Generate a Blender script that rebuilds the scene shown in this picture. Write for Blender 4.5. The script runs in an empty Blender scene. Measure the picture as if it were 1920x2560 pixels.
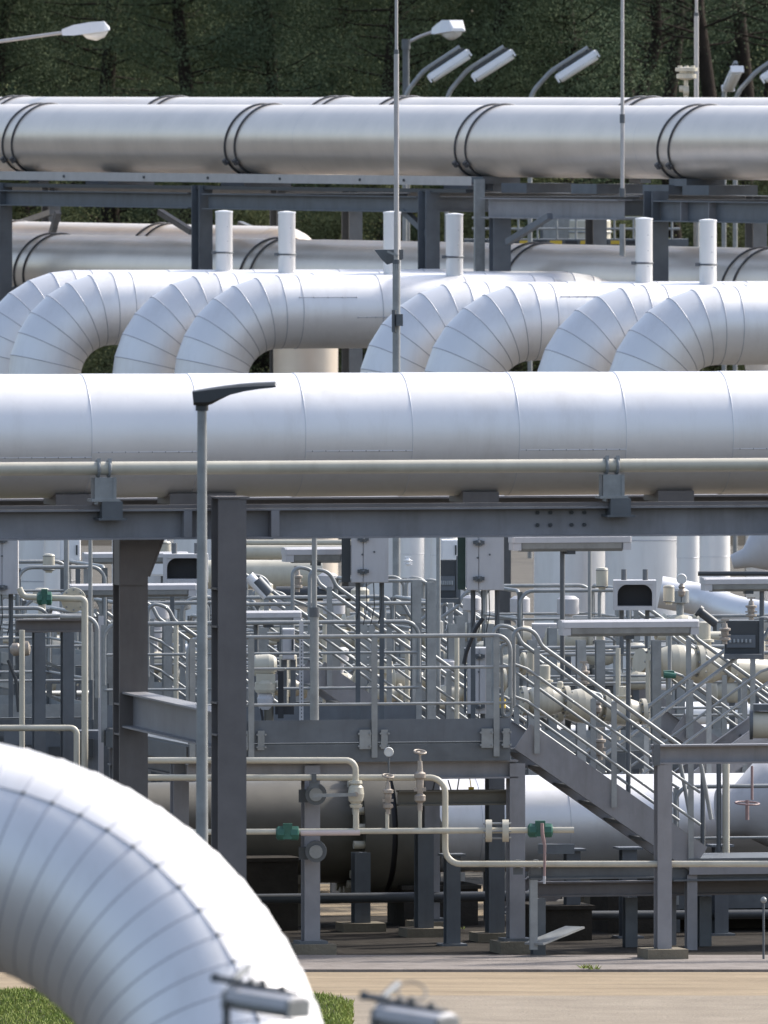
import bpy, math, random
from mathutils import Vector, Matrix
random.seed(7)
PI = math.pi
SC = bpy.context.scene
COL = SC.collection
# ------------------------------------------------------------------ camera maths (photo is 1920 x 2560)
F = 38000.0      # focal length in photo pixels: a long telephoto
CH = 9.0         # camera height
HY = 225.0       # row of the horizon
def V(px, py, D): return Vector(((px - 960) / F * D, D, CH - (py - HY) / F * D))
def mp(p, D): return p * D / F                     # photo pixels -> metres at distance D
def rad(d): return math.radians(d)
UP = Vector((0, 0, 1))
A13 = Vector((math.cos(rad(13)), math.sin(rad(13)), 0))      # along the front rack
T13 = Vector((-math.sin(rad(13)), math.cos(rad(13)), 0))     # across it, away from the camera
A16 = Vector((math.cos(rad(15)), math.sin(rad(15)), 0))
A64 = Vector((math.cos(rad(63)), -math.sin(rad(63)), 0))     # along the rear rack
N64 = Vector((-math.sin(rad(63)), -math.cos(rad(63)), 0))    # across it, towards the camera
def on(p0, d, px):                                 # point of the line p0 + s d seen in column px
    k = (px - 960) / F
    s = (k * p0.y - p0.x) / (d.x - k * d.y)
    return p0 + d * s

# ------------------------------------------------------------------ mesh builder
class MB:
    def __init__(s): s.v = []; s.f = []; s.sm = []; s.mi = []
    def add(s, vs, fs, smooth=False, mi=0):
        b = len(s.v); s.v += [Vector(v) for v in vs]
        for f in fs: s.f.append(tuple(i + b for i in f)); s.sm.append(smooth); s.mi.append(mi)
    def loft(s, rings, caps=True, smooth=True, mi=0, closed=False):
        n = len(rings[0]); vs = [p for r in rings for p in r]; fs = []
        m = len(rings)
        for i in range(m if closed else m - 1):
            j = (i + 1) % m
            for k in range(n):
                l = (k + 1) % n
                fs.append((i*n+k, i*n+l, j*n+l, j*n+k))
        s.add(vs, fs, smooth, mi)
        if caps and not closed:
            s.add(rings[0], [tuple(range(n))[::-1]], False, mi)
            s.add(rings[-1], [tuple(range(n))], False, mi)
    def tube(s, pts, r, n=10, caps=True, mi=0, smooth=True):
        pts = [Vector(p) for p in pts]
        if not hasattr(r, '__len__'): r = [r] * len(pts)
        rings = []; t0 = None; u = None
        for i, p in enumerate(pts):
            if i == 0: t = pts[1] - p
            elif i == len(pts) - 1: t = p - pts[i-1]
            else: t = (pts[i+1] - p).normalized() + (p - pts[i-1]).normalized()
            t = t.normalized()
            if u is None:
                u = t.cross(UP)
                if u.length < 0.02: u = t.cross(Vector((0, 1, 0)))
                u.normalize()
            else:
                u = (u - t * u.dot(t)).normalized()
            w = t.cross(u)
            rings.append([p + (u * math.cos(2*PI*k/n) + w * math.sin(2*PI*k/n)) * r[i] for k in range(n)])
        s.loft(rings, caps, smooth, mi)
        return s
    def ring(s, c, ax, R, r, n=40, m=6, mi=0, lean=0.0, a0=0, a1=2*PI):
        c = Vector(c); ax = Vector(ax).normalized()
        u = ax.cross(UP)
        if u.length < 0.05: u = ax.cross(Vector((0, 1, 0)))
        u.normalize(); w = u.cross(ax).normalized()
        if w.z < 0: w = -w
        full = abs(a1 - a0 - 2*PI) < 1e-6
        cnt = n if full else n + 1
        rings = []
        for i in range(cnt):
            a = a0 + (a1 - a0) * i / n
            d = u * math.cos(a) + w * math.sin(a)
            p = c + d * R + ax * lean * math.sin(a)
            rings.append([p + (d * math.cos(2*PI*k/m) + ax * math.sin(2*PI*k/m)) * r for k in range(m)])
        s.loft(rings, not full, True, mi, closed=full)
        return s
    def cyl(s, p0, p1, r, n=16, mi=0, r2=None): return s.tube([p0, p1], [r, r if r2 is None else r2], n, True, mi)
    def box(s, c, sx, sy, sz, X=Vector((1,0,0)), Z=UP, mi=0):
        c = Vector(c); X = Vector(X).normalized(); Z = Vector(Z); Z = (Z - X * Z.dot(X)).normalized(); Y = Z.cross(X)
        X, Y, Z = X*sx/2, Y*sy/2, Z*sz/2
        vs = [c+a*X+b*Y+d*Z for d in (-1,1) for b in (-1,1) for a in (-1,1)]
        s.add(vs, [(0,2,3,1),(4,5,7,6),(0,1,5,4),(1,3,7,5),(3,2,6,7),(2,0,4,6)], False, mi)
        return s
    def bar(s, p0, p1, w, h, up=UP, mi=0):
        p0, p1 = Vector(p0), Vector(p1); d = p1 - p0
        return s.box((p0+p1)/2, d.length, w, h, d, up, mi)
    def beam(s, p0, p1, h, w, up=UP, tf=0.018, tw=0.012, mi=0):   # I section
        p0, p1 = Vector(p0), Vector(p1); d = (p1-p0).normalized(); up = Vector(up); up = (up - d*up.dot(d)).normalized(); u = up.cross(d)
        a, b, t = w/2, h/2, tw/2
        prof = [(-a,-b),(a,-b),(a,-b+tf),(t,-b+tf),(t,b-tf),(a,b-tf),(a,b),(-a,b),(-a,b-tf),(-t,b-tf),(-t,-b+tf),(-a,-b+tf)]
        r0 = [p0+u*x+up*y for x, y in prof]; r1 = [p1+u*x+up*y for x, y in prof]
        n = 12
        s.add(r0+r1, [(k,(k+1)%n,n+(k+1)%n,n+k) for k in range(n)], False, mi)
        for base, fl in ((0, True), (12, False)):
            q = [(0,1,2,11),(3,4,9,10),(5,6,7,8)]
            s.add(r0 if base == 0 else r1, [x[::-1] if fl else x for x in q], False, mi)
        return s
    def chan(s, p0, p1, h, w, face, t=0.008, mi=0):               # U section, back towards 'face'
        p0, p1 = Vector(p0), Vector(p1); d = (p1-p0).normalized(); f = Vector(face); f = (f - d*f.dot(d)).normalized(); v = d.cross(f)
        prof = [(-h/2,0),(h/2,0),(h/2,-w),(h/2-t,-w),(h/2-t,-t),(-h/2+t,-t),(-h/2+t,-w),(-h/2,-w)]
        r0 = [p0+v*x+f*y for x, y in prof]; r1 = [p1+v*x+f*y for x, y in prof]; n = 8
        s.add(r0+r1, [(k,(k+1)%n,n+(k+1)%n,n+k) for k in range(n)], False, mi)
        for r in (r0, r1): s.add(r, [(0,1,4,5),(1,2,3,4),(0,5,6,7)], False, mi)
        return s
    def prism(s, pts, ext, mi=0, smooth=False):
        pts = [Vector(p) for p in pts]; e = Vector(ext); n = len(pts)
        s.add(pts+[p+e for p in pts], [tuple(range(n)), tuple(range(2*n-1, n-1, -1))]+[(k,n+k,n+(k+1)%n,(k+1)%n) for k in range(n)], smooth, mi)
        return s
    def lathe(s, c, ax, prof, n=20, mi=0, smooth=True):           # prof: (radius, height)
        c = Vector(c); ax = Vector(ax).normalized(); u = ax.cross(Vector((0.3,1,0.2))).normalized(); w = ax.cross(u)
        rings = [[c+ax*h+(u*math.cos(2*PI*k/n)+w*math.sin(2*PI*k/n))*max(r,1e-4) for k in range(n)] for r, h in prof]
        for a, b in zip(rings, rings[1:]): s.loft([a, b], False, smooth, mi)
        s.add(rings[0], [tuple(range(n))[::-1]], False, mi); s.add(rings[-1], [tuple(range(n))], False, mi)
        return s
    def ball(s, c, r, n=8, mi=0, sq=1.0):
        m = max(4, n//2)
        s.lathe(c, UP, [(r*math.sin(PI*i/m), -r*sq*math.cos(PI*i/m)) for i in range(m+1)], n, mi); return s
    def build(s, name, mats, parent=None, loc=None):
        if not isinstance(mats, (list, tuple)): mats = [mats]
        if parent is None:
            if loc is None:
                lo = [min(v[i] for v in s.v) for i in range(3)]; hi = [max(v[i] for v in s.v) for i in range(3)]
                loc = ((lo[0]+hi[0])/2, (lo[1]+hi[1])/2, lo[2])
            off = Vector(loc)
        else: off = WL[parent.name]
        me = bpy.data.meshes.new(name)
        me.from_pydata([tuple(v-off) for v in s.v], [], s.f)
        for m in mats: me.materials.append(m)
        me.polygons.foreach_set('use_smooth', s.sm); me.polygons.foreach_set('material_index', s.mi)
        me.update()
        o = bpy.data.objects.new(name, me); COL.objects.link(o)
        if parent is None: o.location = off
        else: o.parent = parent
        WL[o.name] = off
        return o
WL = {}
def thing(name, label, cat, loc, group=None):
    o = bpy.data.objects.new(name, None); COL.objects.link(o); o.location = loc; o.empty_display_size = 0.2
    WL[o.name] = Vector(loc)
    return tag(o, label, cat, group)
def tag(o, label=None, cat=None, group=None, kind=None):
    if label: o['label'] = label
    if cat: o['category'] = cat
    if group: o['group'] = group
    if kind: o['kind'] = kind
    return o
def fillet(pts, R, k=5):
    pts = [Vector(p) for p in pts]; out = [pts[0]]
    for a, b, c in zip(pts, pts[1:], pts[2:]):
        u = (a-b); w = (c-b); lu, lw = u.length, w.length; u.normalize(); w.normalize()
        ang = u.angle(w)
        if ang > PI-0.02: out.append(b); continue
        t = min(R/math.tan(ang/2), lu*0.48, lw*0.48); r = t*math.tan(ang/2)
        cen = b + (u+w).normalized()*(r/math.sin(ang/2))
        s0, s1 = b+u*t-cen, b+w*t-cen; tot = s0.angle(s1)
        for i in range(k+1):
            x = i/k
            out.append(cen + (s0*math.sin((1-x)*tot)+s1*math.sin(x*tot))/math.sin(tot))
    out.append(pts[-1]); return out

# ------------------------------------------------------------------ materials
def mat(name, col, metal=0.0, rough=0.5, var=0.06, scale=3.0, bump=0.0, bscale=40.0, col2=None, stretch=(1,1,1), coat=0.0, rvar=0.06, spec=0.5, stain=0.0, stcol=(0.3,0.27,0.24), stsc=1.6, ststr=(2.2,2.2,0.35)):
    m = bpy.data.materials.new(name); m.use_nodes = True; nt = m.node_tree; N = nt.nodes; L = nt.links
    b = N['Principled BSDF']; b.inputs['Metallic'].default_value = metal; b.inputs['Specular IOR Level'].default_value = spec; b.inputs['Roughness'].default_value = rough
    if coat: b.inputs['Coat Weight'].default_value = coat; b.inputs['Coat Roughness'].default_value = 0.12
    tc = N.new('ShaderNodeTexCoord'); mpn = N.new('ShaderNodeMapping'); mpn.inputs['Scale'].default_value = stretch
    L.new(tc.outputs['Object'], mpn.inputs['Vector'])
    n1 = N.new('ShaderNodeTexNoise'); n1.inputs['Scale'].default_value = scale; n1.inputs['Detail'].default_value = 6; n1.inputs['Roughness'].default_value = 0.62
    L.new(mpn.outputs['Vector'], n1.inputs['Vector'])
    rp = N.new('ShaderNodeValToRGB'); e = rp.color_ramp.elements; e[0].position = 0.32; e[1].position = 0.68
    c2 = col2 or tuple(min(1, c*(1+var)) for c in col)
    e[0].color = (*(tuple(c*(1-var) for c in col) if col2 is None else col), 1); e[1].color = (*c2, 1)
    L.new(n1.outputs['Fac'], rp.inputs['Fac']); L.new(rp.outputs['Color'], b.inputs['Base Color'])
    if stain:                                    # weather streaks and grime with a shape of their own
        m3 = N.new('ShaderNodeMapping'); m3.inputs['Scale'].default_value = ststr; L.new(tc.outputs['Object'], m3.inputs['Vector'])
        n3 = N.new('ShaderNodeTexNoise'); n3.inputs['Scale'].default_value = stsc; n3.inputs['Detail'].default_value = 8; n3.inputs['Roughness'].default_value = 0.7
        L.new(m3.outputs['Vector'], n3.inputs['Vector'])
        r3 = N.new('ShaderNodeMapRange'); r3.inputs['From Min'].default_value = 0.5; r3.inputs['From Max'].default_value = 0.78; r3.inputs['To Max'].default_value = stain
        L.new(n3.outputs['Fac'], r3.inputs['Value'])
        mx = N.new('ShaderNodeMix'); mx.data_type = 'RGBA'; mx.inputs['B'].default_value = (*stcol, 1)
        L.new(r3.outputs['Result'], mx.inputs['Factor']); L.new(rp.outputs['Color'], mx.inputs['A']); L.new(mx.outputs['Result'], b.inputs['Base Color'])
    if rvar:
        mr = N.new('ShaderNodeMapRange'); mr.inputs['To Min'].default_value = max(0.02, rough-rvar); mr.inputs['To Max'].default_value = min(1, rough+rvar)
        L.new(n1.outputs['Fac'], mr.inputs['Value']); L.new(mr.outputs['Result'], b.inputs['Roughness'])
    if bump:
        n2 = N.new('ShaderNodeTexNoise'); n2.inputs['Scale'].default_value = bscale; n2.inputs['Detail'].default_value = 4
        L.new(mpn.outputs['Vector'], n2.inputs['Vector'])
        bp = N.new('ShaderNodeBump'); bp.inputs['Strength'].default_value = bump; bp.inputs['Distance'].default_value = 0.02
        L.new(n2.outputs['Fac'], bp.inputs['Height']); L.new(bp.outputs['Normal'], b.inputs['Normal'])
    return m
CLAD  = mat('white_cladding', (0.75,0.74,0.74), 0.52, 0.47, 0.04, 1.1, 0.22, 1.5, stain=0.36, stcol=(0.50,0.47,0.44))
SILV  = mat('silver_cladding', (0.77,0.685,0.60), 0.50, 0.33, 0.06, 1.1, 0.05, 0.7, stain=0.22, stcol=(0.42,0.38,0.33), stsc=0.9, ststr=(1,1,0.8))
SEAM  = mat('cladding_seam', (0.46,0.46,0.49), 0.4, 0.5, 0.1)
BAND  = mat('grey_clamp_steel', (0.10,0.10,0.105), 0.2, 0.5, 0.15)
SEAML = mat('cladding_lap', (0.66,0.66,0.69), 0.5, 0.45, 0.05)
GALV  = mat('galvanised_steel', (0.28,0.29,0.29), 0.3, 0.50, 0.16, 6.0, stain=0.3, stcol=(0.15,0.14,0.13))
POLE  = mat('pale_steel_tube', (0.46,0.44,0.43), 0.2, 0.45, 0.08, 4.0)
GALVD = mat('weathered_galvanised_steel', (0.12,0.13,0.14), 0.3, 0.52, 0.15, 5.0)
STEEL = mat('grey_painted_steel', (0.245,0.240,0.250), 0.05, 0.5, 0.14, 2.5, stain=0.45, stcol=(0.11,0.095,0.085))
BROWN = mat('dark_painted_steel', (0.150,0.136,0.132), 0.0, 0.55, 0.14, 2.5, stain=0.4, stcol=(0.07,0.055,0.045))
BLUEG = mat('blue_grey_steel', (0.125,0.138,0.155), 0.12, 0.5, 0.15, 2.5, stain=0.4, stcol=(0.06,0.055,0.05))
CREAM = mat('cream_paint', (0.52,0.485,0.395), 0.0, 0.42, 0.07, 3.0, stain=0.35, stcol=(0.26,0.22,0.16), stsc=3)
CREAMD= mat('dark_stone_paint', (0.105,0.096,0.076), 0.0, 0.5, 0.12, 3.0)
WHITE = mat('white_paint', (0.78,0.78,0.79), 0.0, 0.4, 0.03)
CABIN = mat('light_grey_enamel', (0.49,0.48,0.49), 0.0, 0.45, 0.04, stain=0.3, stcol=(0.30,0.28,0.26), stsc=4)
GREEN = mat('green_paint', (0.03,0.115,0.082), 0.0, 0.45, 0.2, 8.0)
DGREEN = mat('dark_green_panel', (0.02,0.045,0.036), 0.0, 0.4, 0.2, 8.0)
BLACK = mat('black_rubber', (0.022,0.022,0.025), 0.0, 0.55, 0.1)
CHAR  = mat('charcoal_metal', (0.055,0.06,0.065), 0.2, 0.5, 0.1)
BRASS = mat('weathered_brass', (0.36,0.315,0.27), 0.3, 0.5, 0.2, 9.0, stain=0.4, stcol=(0.2,0.14,0.11), stsc=9)
REDP  = mat('faded_red_paint', (0.30,0.20,0.19), 0.0, 0.5, 0.15, 9.0)
YELL  = mat('yellow_paint', (0.62,0.42,0.04), 0.0, 0.5, 0.1)
LENS  = mat('clear_diffuser', (0.72,0.72,0.70), 0.0, 0.18, 0.04)
DIAL  = mat('dial_face', (0.68,0.68,0.66), 0.1, 0.3, 0.05)
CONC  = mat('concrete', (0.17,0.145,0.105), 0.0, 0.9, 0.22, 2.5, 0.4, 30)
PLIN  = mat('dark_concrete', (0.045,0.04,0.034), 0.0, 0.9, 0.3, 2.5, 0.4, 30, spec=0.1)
# ground surfaces
SAND  = mat('sandy_gravel', (0.205,0.152,0.092), 0, 0.95, 0, 1.1, 0.9, 18, col2=(0.325,0.25,0.16), stretch=(0.4,1.8,1), stain=0.7, stcol=(0.14,0.115,0.08), stsc=7, ststr=(0.8,3.0,1))
ROADM = mat('pale_road', (0.195,0.158,0.115), 0, 0.92, 0, 1.4, 0.7, 25, col2=(0.27,0.225,0.17), stain=0.65, stcol=(0.145,0.12,0.095), stsc=7.0, ststr=(0.6,3.0,1))
SHADEG = mat('shaded_gravel', (0.026,0.023,0.02), 0, 0.95, 0, 3.0, 0.6, 24, col2=(0.05,0.044,0.037), spec=0.1)  # gravel colour darkened to carry the shade beneath the platform
PAVE  = mat('concrete_paving', (0.175,0.15,0.132), 0, 0.9, 0, 3.0, 0.6, 25, col2=(0.25,0.218,0.195), stain=0.65, stcol=(0.11,0.095,0.082), stsc=8, ststr=(1.0,2.5,1))
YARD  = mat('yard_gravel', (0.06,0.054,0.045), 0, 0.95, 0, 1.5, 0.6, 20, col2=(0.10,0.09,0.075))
TURF  = mat('turf_soil', (0.034,0.029,0.023), 0, 0.95, 0, 3.0, 0.5, 30, col2=(0.052,0.047,0.037), spec=0.1)
BLADE = mat('grass_blade', (0.17,0.235,0.04), 0, 0.7, 0, 1.2, col2=(0.30,0.34,0.09), spec=0.2, stain=0.5, stcol=(0.30,0.25,0.10), stsc=3, ststr=(1,1,1))

# ------------------------------------------------------------------ camera, sun, sky
cam = bpy.data.cameras.new('camera'); co = bpy.data.objects.new('camera', cam); COL.objects.link(co)
co.location = (0, 0, CH); co.rotation_euler = (rad(90), 0, 0)
cam.sensor_fit = 'AUTO'; cam.sensor_width = 36.0; cam.lens = F/2560*36.0
cam.shift_x = 0; cam.shift_y = -(1280-HY)/2560.0
cam.clip_start = 5; cam.clip_end = 3000
cam.dof.use_dof = True; cam.dof.focus_distance = 168; cam.dof.aperture_fstop = cam.lens/46.0
SC.camera = co
SUN = Vector((0.62, 0.42, 0.68)).normalized()
sl = bpy.data.lights.new('sun', 'SUN'); sl.energy = 2.8; sl.angle = rad(5); sl.color = (1.0, 0.95, 0.87)
so = bpy.data.objects.new('sun', sl); COL.objects.link(so); so.rotation_euler = SUN.to_track_quat('Z', 'Y').to_euler(); so.location = (60, 200, 80)
w = bpy.data.worlds.new('World'); SC.world = w; w.use_nodes = True
sky = w.node_tree.nodes.new('ShaderNodeTexSky'); sky.sky_type = 'NISHITA'; sky.sun_disc = False
sky.sun_elevation = math.asin(SUN.z); sky.sun_rotation = math.atan2(SUN.x, SUN.y)
sky.dust_density = 2.8; sky.air_density = 1.0; sky.ozone_density = 2.0
hs = w.node_tree.nodes.new('ShaderNodeHueSaturation'); hs.inputs['Saturation'].default_value = 0.80   # thin high haze
bg = w.node_tree.nodes['Background']; bg.inputs['Strength'].default_value = 0.15
w.node_tree.links.new(sky.outputs['Color'], hs.inputs['Color']); w.node_tree.links.new(hs.outputs['Color'], bg.inputs['Color'])
SC.view_settings.view_transform = 'Standard'; SC.view_settings.look = 'None'
SC.view_settings.exposure = 0.86; SC.view_settings.gamma = 1.0
SC.cycles.max_bounces = 6

# ------------------------------------------------------------------ ground
def sheet(name, x0, x1, y0, y1, z, m, sub=1):
    b = MB(); b.add([(x0,y0,z),(x1,y0,z),(x1,y1,z),(x0,y1,z)], [(0,1,2,3)])
    return tag(b.build(name, m, loc=(0,0,z)), kind='structure')
sheet('ground', -1500, 1500, -200, 2500, 0.0, TURF)
sheet('sand_strip', -40, 40, 150.6, 157.9, 0.003, SAND)
sheet('sand_path', -1.3, 1.25, 165.5, 172, 0.012, SAND)
sheet('shaded_gravel_strip', -40, 40, 157.7, 165.5, 0.008, SHADEG)  # dark sheet: the under-platform shade is painted into the ground here
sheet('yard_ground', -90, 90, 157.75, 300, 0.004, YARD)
sheet('forest_floor', -200, 200, 318, 700, 0.004, mat('forest_soil',(0.03,0.027,0.02),0,.95,.2,.8,.5,10))
sheet('road', -0.9, 14, 145.6, 151.0, 0.004, ROADM)
k = MB(); k.box((0, 156.35, 0.016), 120, 2.6, 0.028); tag(k.build('pavement', PAVE), kind='structure')
# turf with a rounded corner at the road
tb = MB(); cor = [(-60,120),(-0.42,120),(-0.42,149.6)] + [(-1.62+1.2*math.cos(a),149.6+1.9*math.sin(a)) for a in [i*PI/16 for i in range(1,9)]] + [(-60,151.5)]
tb.add([(x,y,0.03) for x,y in cor], [tuple(range(len(cor)))]); tag(tb.build('lawn', TURF, loc=(0,0,0.03)), kind='structure')
gb = MB(); rg = random.Random(3)
for _ in range(60000):
    x = rg.uniform(-4.6, -0.3); y = rg.uniform(141.5, 151.6)
    if x > -1.62 and y > 149.6 and ((x+1.62)/1.25)**2 + ((y-149.6)/1.95)**2 > rg.uniform(0.85,1.1): continue
    h = rg.uniform(0.012, 0.045); a = rg.uniform(0, PI); dx, dy = 0.009*math.cos(a), 0.009*math.sin(a); l = rg.uniform(-.025,.025)
    gb.add([(x-dx,y-dy,0.02),(x+dx,y+dy,0.02),(x+l,y+rg.uniform(-.04,.04),0.03+h)], [(0,1,2)])
tag(gb.build('grass', BLADE, loc=(0,0,0)), 'short green grass beside the pale road', 'grass', kind='stuff')
wb = MB()
for (px, py) in ((1465,2428),(1480,2430),(1150,2325),(1128,2320),(1660,2399)):
    D = 9*F/(py-225); p = V(px,py,D); p.z = 0.03 if D < 157.6 else 0
    for _ in range(14):
        a = rg.uniform(0,2*PI); h = rg.uniform(.02,.06); q = p+Vector((rg.uniform(-.06,.06),rg.uniform(-.06,.06),0))
        wb.add([q, q+Vector((.02,0,0)), q+Vector((math.cos(a)*.05,math.sin(a)*.07,h))], [(0,1,2)])
tag(wb.build('weeds', BLADE, loc=(0,0,0)), 'small weeds growing in the paving joints', 'weeds', kind='stuff')
# ------------------------------------------------------------------ clad pipes
def gore_path(P, T0, T1, R, n):            # centre line stations of a mitred elbow that starts at P along T0 and ends along T1
    T0, T1 = Vector(T0).normalized(), Vector(T1).normalized()
    ang = T0.angle(T1); b = (T1 - T0*T0.dot(T1)).normalized(); c = Vector(P) + b*R
    return [c + (T0*math.sin(i/n*ang) - b*math.cos(i/n*ang))*R for i in range(n+1)], c
def clad_sweep(mb, pts, r, n=56, bead=0.007, beads=True, hard=True, mi=0, bmi=1):
    """mitred sheet-metal cladding: every station a joint, each section its own lap"""
    pts = [Vector(p) for p in pts]; rings = []; u = None; ts = []
    for i, p in enumerate(pts):
        t = (pts[1]-p) if i == 0 else (p-pts[i-1]) if i == len(pts)-1 else ((pts[i+1]-p).normalized()+(p-pts[i-1]).normalized())
        t.normalize(); ts.append(t)
        if u is None:
            u = t.cross(UP)
            if u.length < 0.05: u = t.cross(Vector((0,1,0)))
            u.normalize()
        else: u = (u-t*u.dot(t)).normalized()
        w_ = t.cross(u)
        rings.append([p+(u*math.cos(2*PI*k/n)+w_*math.sin(2*PI*k/n))*r for k in range(n)])
    for i in range(len(rings)-1):
        a, b = rings[i], rings[i+1]
        lip = [q+(q-pts[i])*(0.004/r) for q in a]          # the lap: each section starts a few mm proud
        mb.loft([lip, b], False, True, mi)
    mb.add(rings[0], [tuple(range(n))[::-1]], False, mi); mb.add(rings[-1], [tuple(range(n))], False, mi)
    if beads:
        for i in range(1, len(pts)-1):
            mb.ring(pts[i], ts[i], r+0.001, bead, n, 6, bmi)
    return ts

# --- the large elbow nearest the camera
De = 72.0
c0 = V(-216, 2922, De); A = Vector((math.cos(rad(10)), -math.sin(rad(10)), 0)); B = Vector((0, -math.sin(rad(25)), -math.cos(rad(25))))
Rb = mp(872, De); re_ = mp(275, De)
start = c0 - B*Rb*1.0
ang = A.angle(B); b_ = (B - A*A.dot(B)).normalized(); cen = start + b_*Rb
NG = 18
arc = [cen + (A*math.sin(i/NG*ang) - b_*math.cos(i/NG*ang))*Rb for i in range(NG+1)]
pre = [arc[0]-A*(0.95*i) for i in range(6, 0, -1)]
tend = (arc[-1]-arc[-2]).normalized(); tend = B
post = [arc[-1]+B*0.95*i for i in range(1, 6)]
t = thing('insulated_pipe', 'huge white segmented pipe elbow curving down in the nearest foreground', 'pipe', (arc[-1].x, arc[-1].y-1.9, 0))
mb = MB(); allp = pre+arc+post
ts = clad_sweep(mb, allp, re_, 72, 0.0055)
mb.build('cladding', [CLAD, SEAM], t)
sm = MB(); phi0, phi1 = rad(74), rad(58); side = A.cross(b_).normalized()
if side.y > 0: side = -side
seam = []
for i in range(len(arc)):
    phi = phi0+(phi1-phi0)*i/(len(arc)-1); tt = ts[len(pre)+i]; o_ = (arc[i]-cen).normalized()
    seam.append(arc[i] + (o_*math.cos(phi)+side*math.sin(phi))*(re_+0.003))
first = [p + (seam[0]-arc[0]) for p in pre]
sm.tube(first+seam+[p+(seam[-1]-arc[-1]) for p in post], 0.0045, 6)
for i in range(len(seam)):
    sm.ball(seam[i], 0.012, 8, 1)
    if i < len(seam)-1:
        for q in (.33, .66): sm.ball(seam[i].lerp(seam[i+1], q), 0.0045, 6, 1)
sm.build('riveted_seam', [SEAM, GALVD], t)

# --- tube lamps on bent posts (built in local axes: lamp axis dirn, arm below)
def bent_lamp(label, base, knee, tipd, length, wdt, z0, r=0.028, group=None, loop=False, cat='lamp', hm=None):
    """base, knee: points of the post; the fitting lies along tipd from the knee on"""
    base, knee = Vector(base), Vector(knee); d = Vector(tipd).normalized()
    g = Vector((base.x, base.y, z0))
    t = thing('tube_lamp', label, cat, g, group)
    m_ = MB(); pts = fillet([g, base, knee, knee+d*length*0.92], 0.55, 8)
    m_.tube(pts, r, 10); m_.build('bent_post', GALV, t)
    side = d.cross(UP).normalized(); nrm = side.cross(d).normalized()
    if nrm.z < 0: nrm = -nrm
    dn = -nrm
    c = knee + d*length*0.52 + dn*(wdt*0.75)
    h = MB(); prof = [(-.5,-.1),(-.42,.30),(-.2,.46),(.2,.46),(.42,.30),(.5,-.1)]
    s0 = c-d*length/2; 
    ring_ = lambda p, k: [p+side*(x*wdt*k)+nrm*(y*wdt*0.8*k) for x, y in prof]
    h.loft([ring_(s0,.86), ring_(s0+d*.03,1), ring_(s0+d*(length-.03),1), ring_(s0+d*length,.86)], True, False)
    hb = h.build('housing', hm or CABIN, t)
    l = MB(); prof2 = [(-.46,-.11),(-.36,-.40),(0,-.5),(.36,-.40),(.46,-.11)]
    rg2 = lambda p, k: [p+side*(x*wdt*k)+nrm*(y*wdt*0.8*k) for x, y in prof2]
    l.loft([rg2(s0+d*.04,.9), rg2(s0+d*.06,1), rg2(s0+d*(length-.06),1), rg2(s0+d*(length-.04),.9)], True, True)
    l.build('diffuser', LENS, t)
    for q in (0.0, 1.0):
        e = MB(); e.box(s0+d*length*q, 0.035, wdt*1.06, wdt*0.55, d, nrm); e.build('end_cap', hm or CREAM, t)
    br = MB(); br.bar(s0+d*length*.1+nrm*wdt*.50, s0+d*length*.95+nrm*wdt*.50, wdt*.35, wdt*.18, nrm)
    for q in (.28, .62, .86): br.lathe(s0+d*length*q+nrm*wdt*.40, nrm, [(wdt*.16,0),(wdt*.16,wdt*.28),(wdt*.08,wdt*.34)], 8)
    br.build('mounting_rail', CHAR, t)
    if loop:
        lp = MB(); lc = s0+d*length*.4+nrm*wdt*.95
        lp.ring(lc, nrm*0.94+side*0.34, wdt*.62, 0.006, 20, 5)
        lp.build('wire_loop', CHAR, t)
        cb = MB(); cb.tube([knee-d*.16+nrm*.02, knee-d*.02+side*.02, knee+d*.05], wdt*.13, 8); cb.build('clamp_arm', CHAR, t)
    return t
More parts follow.
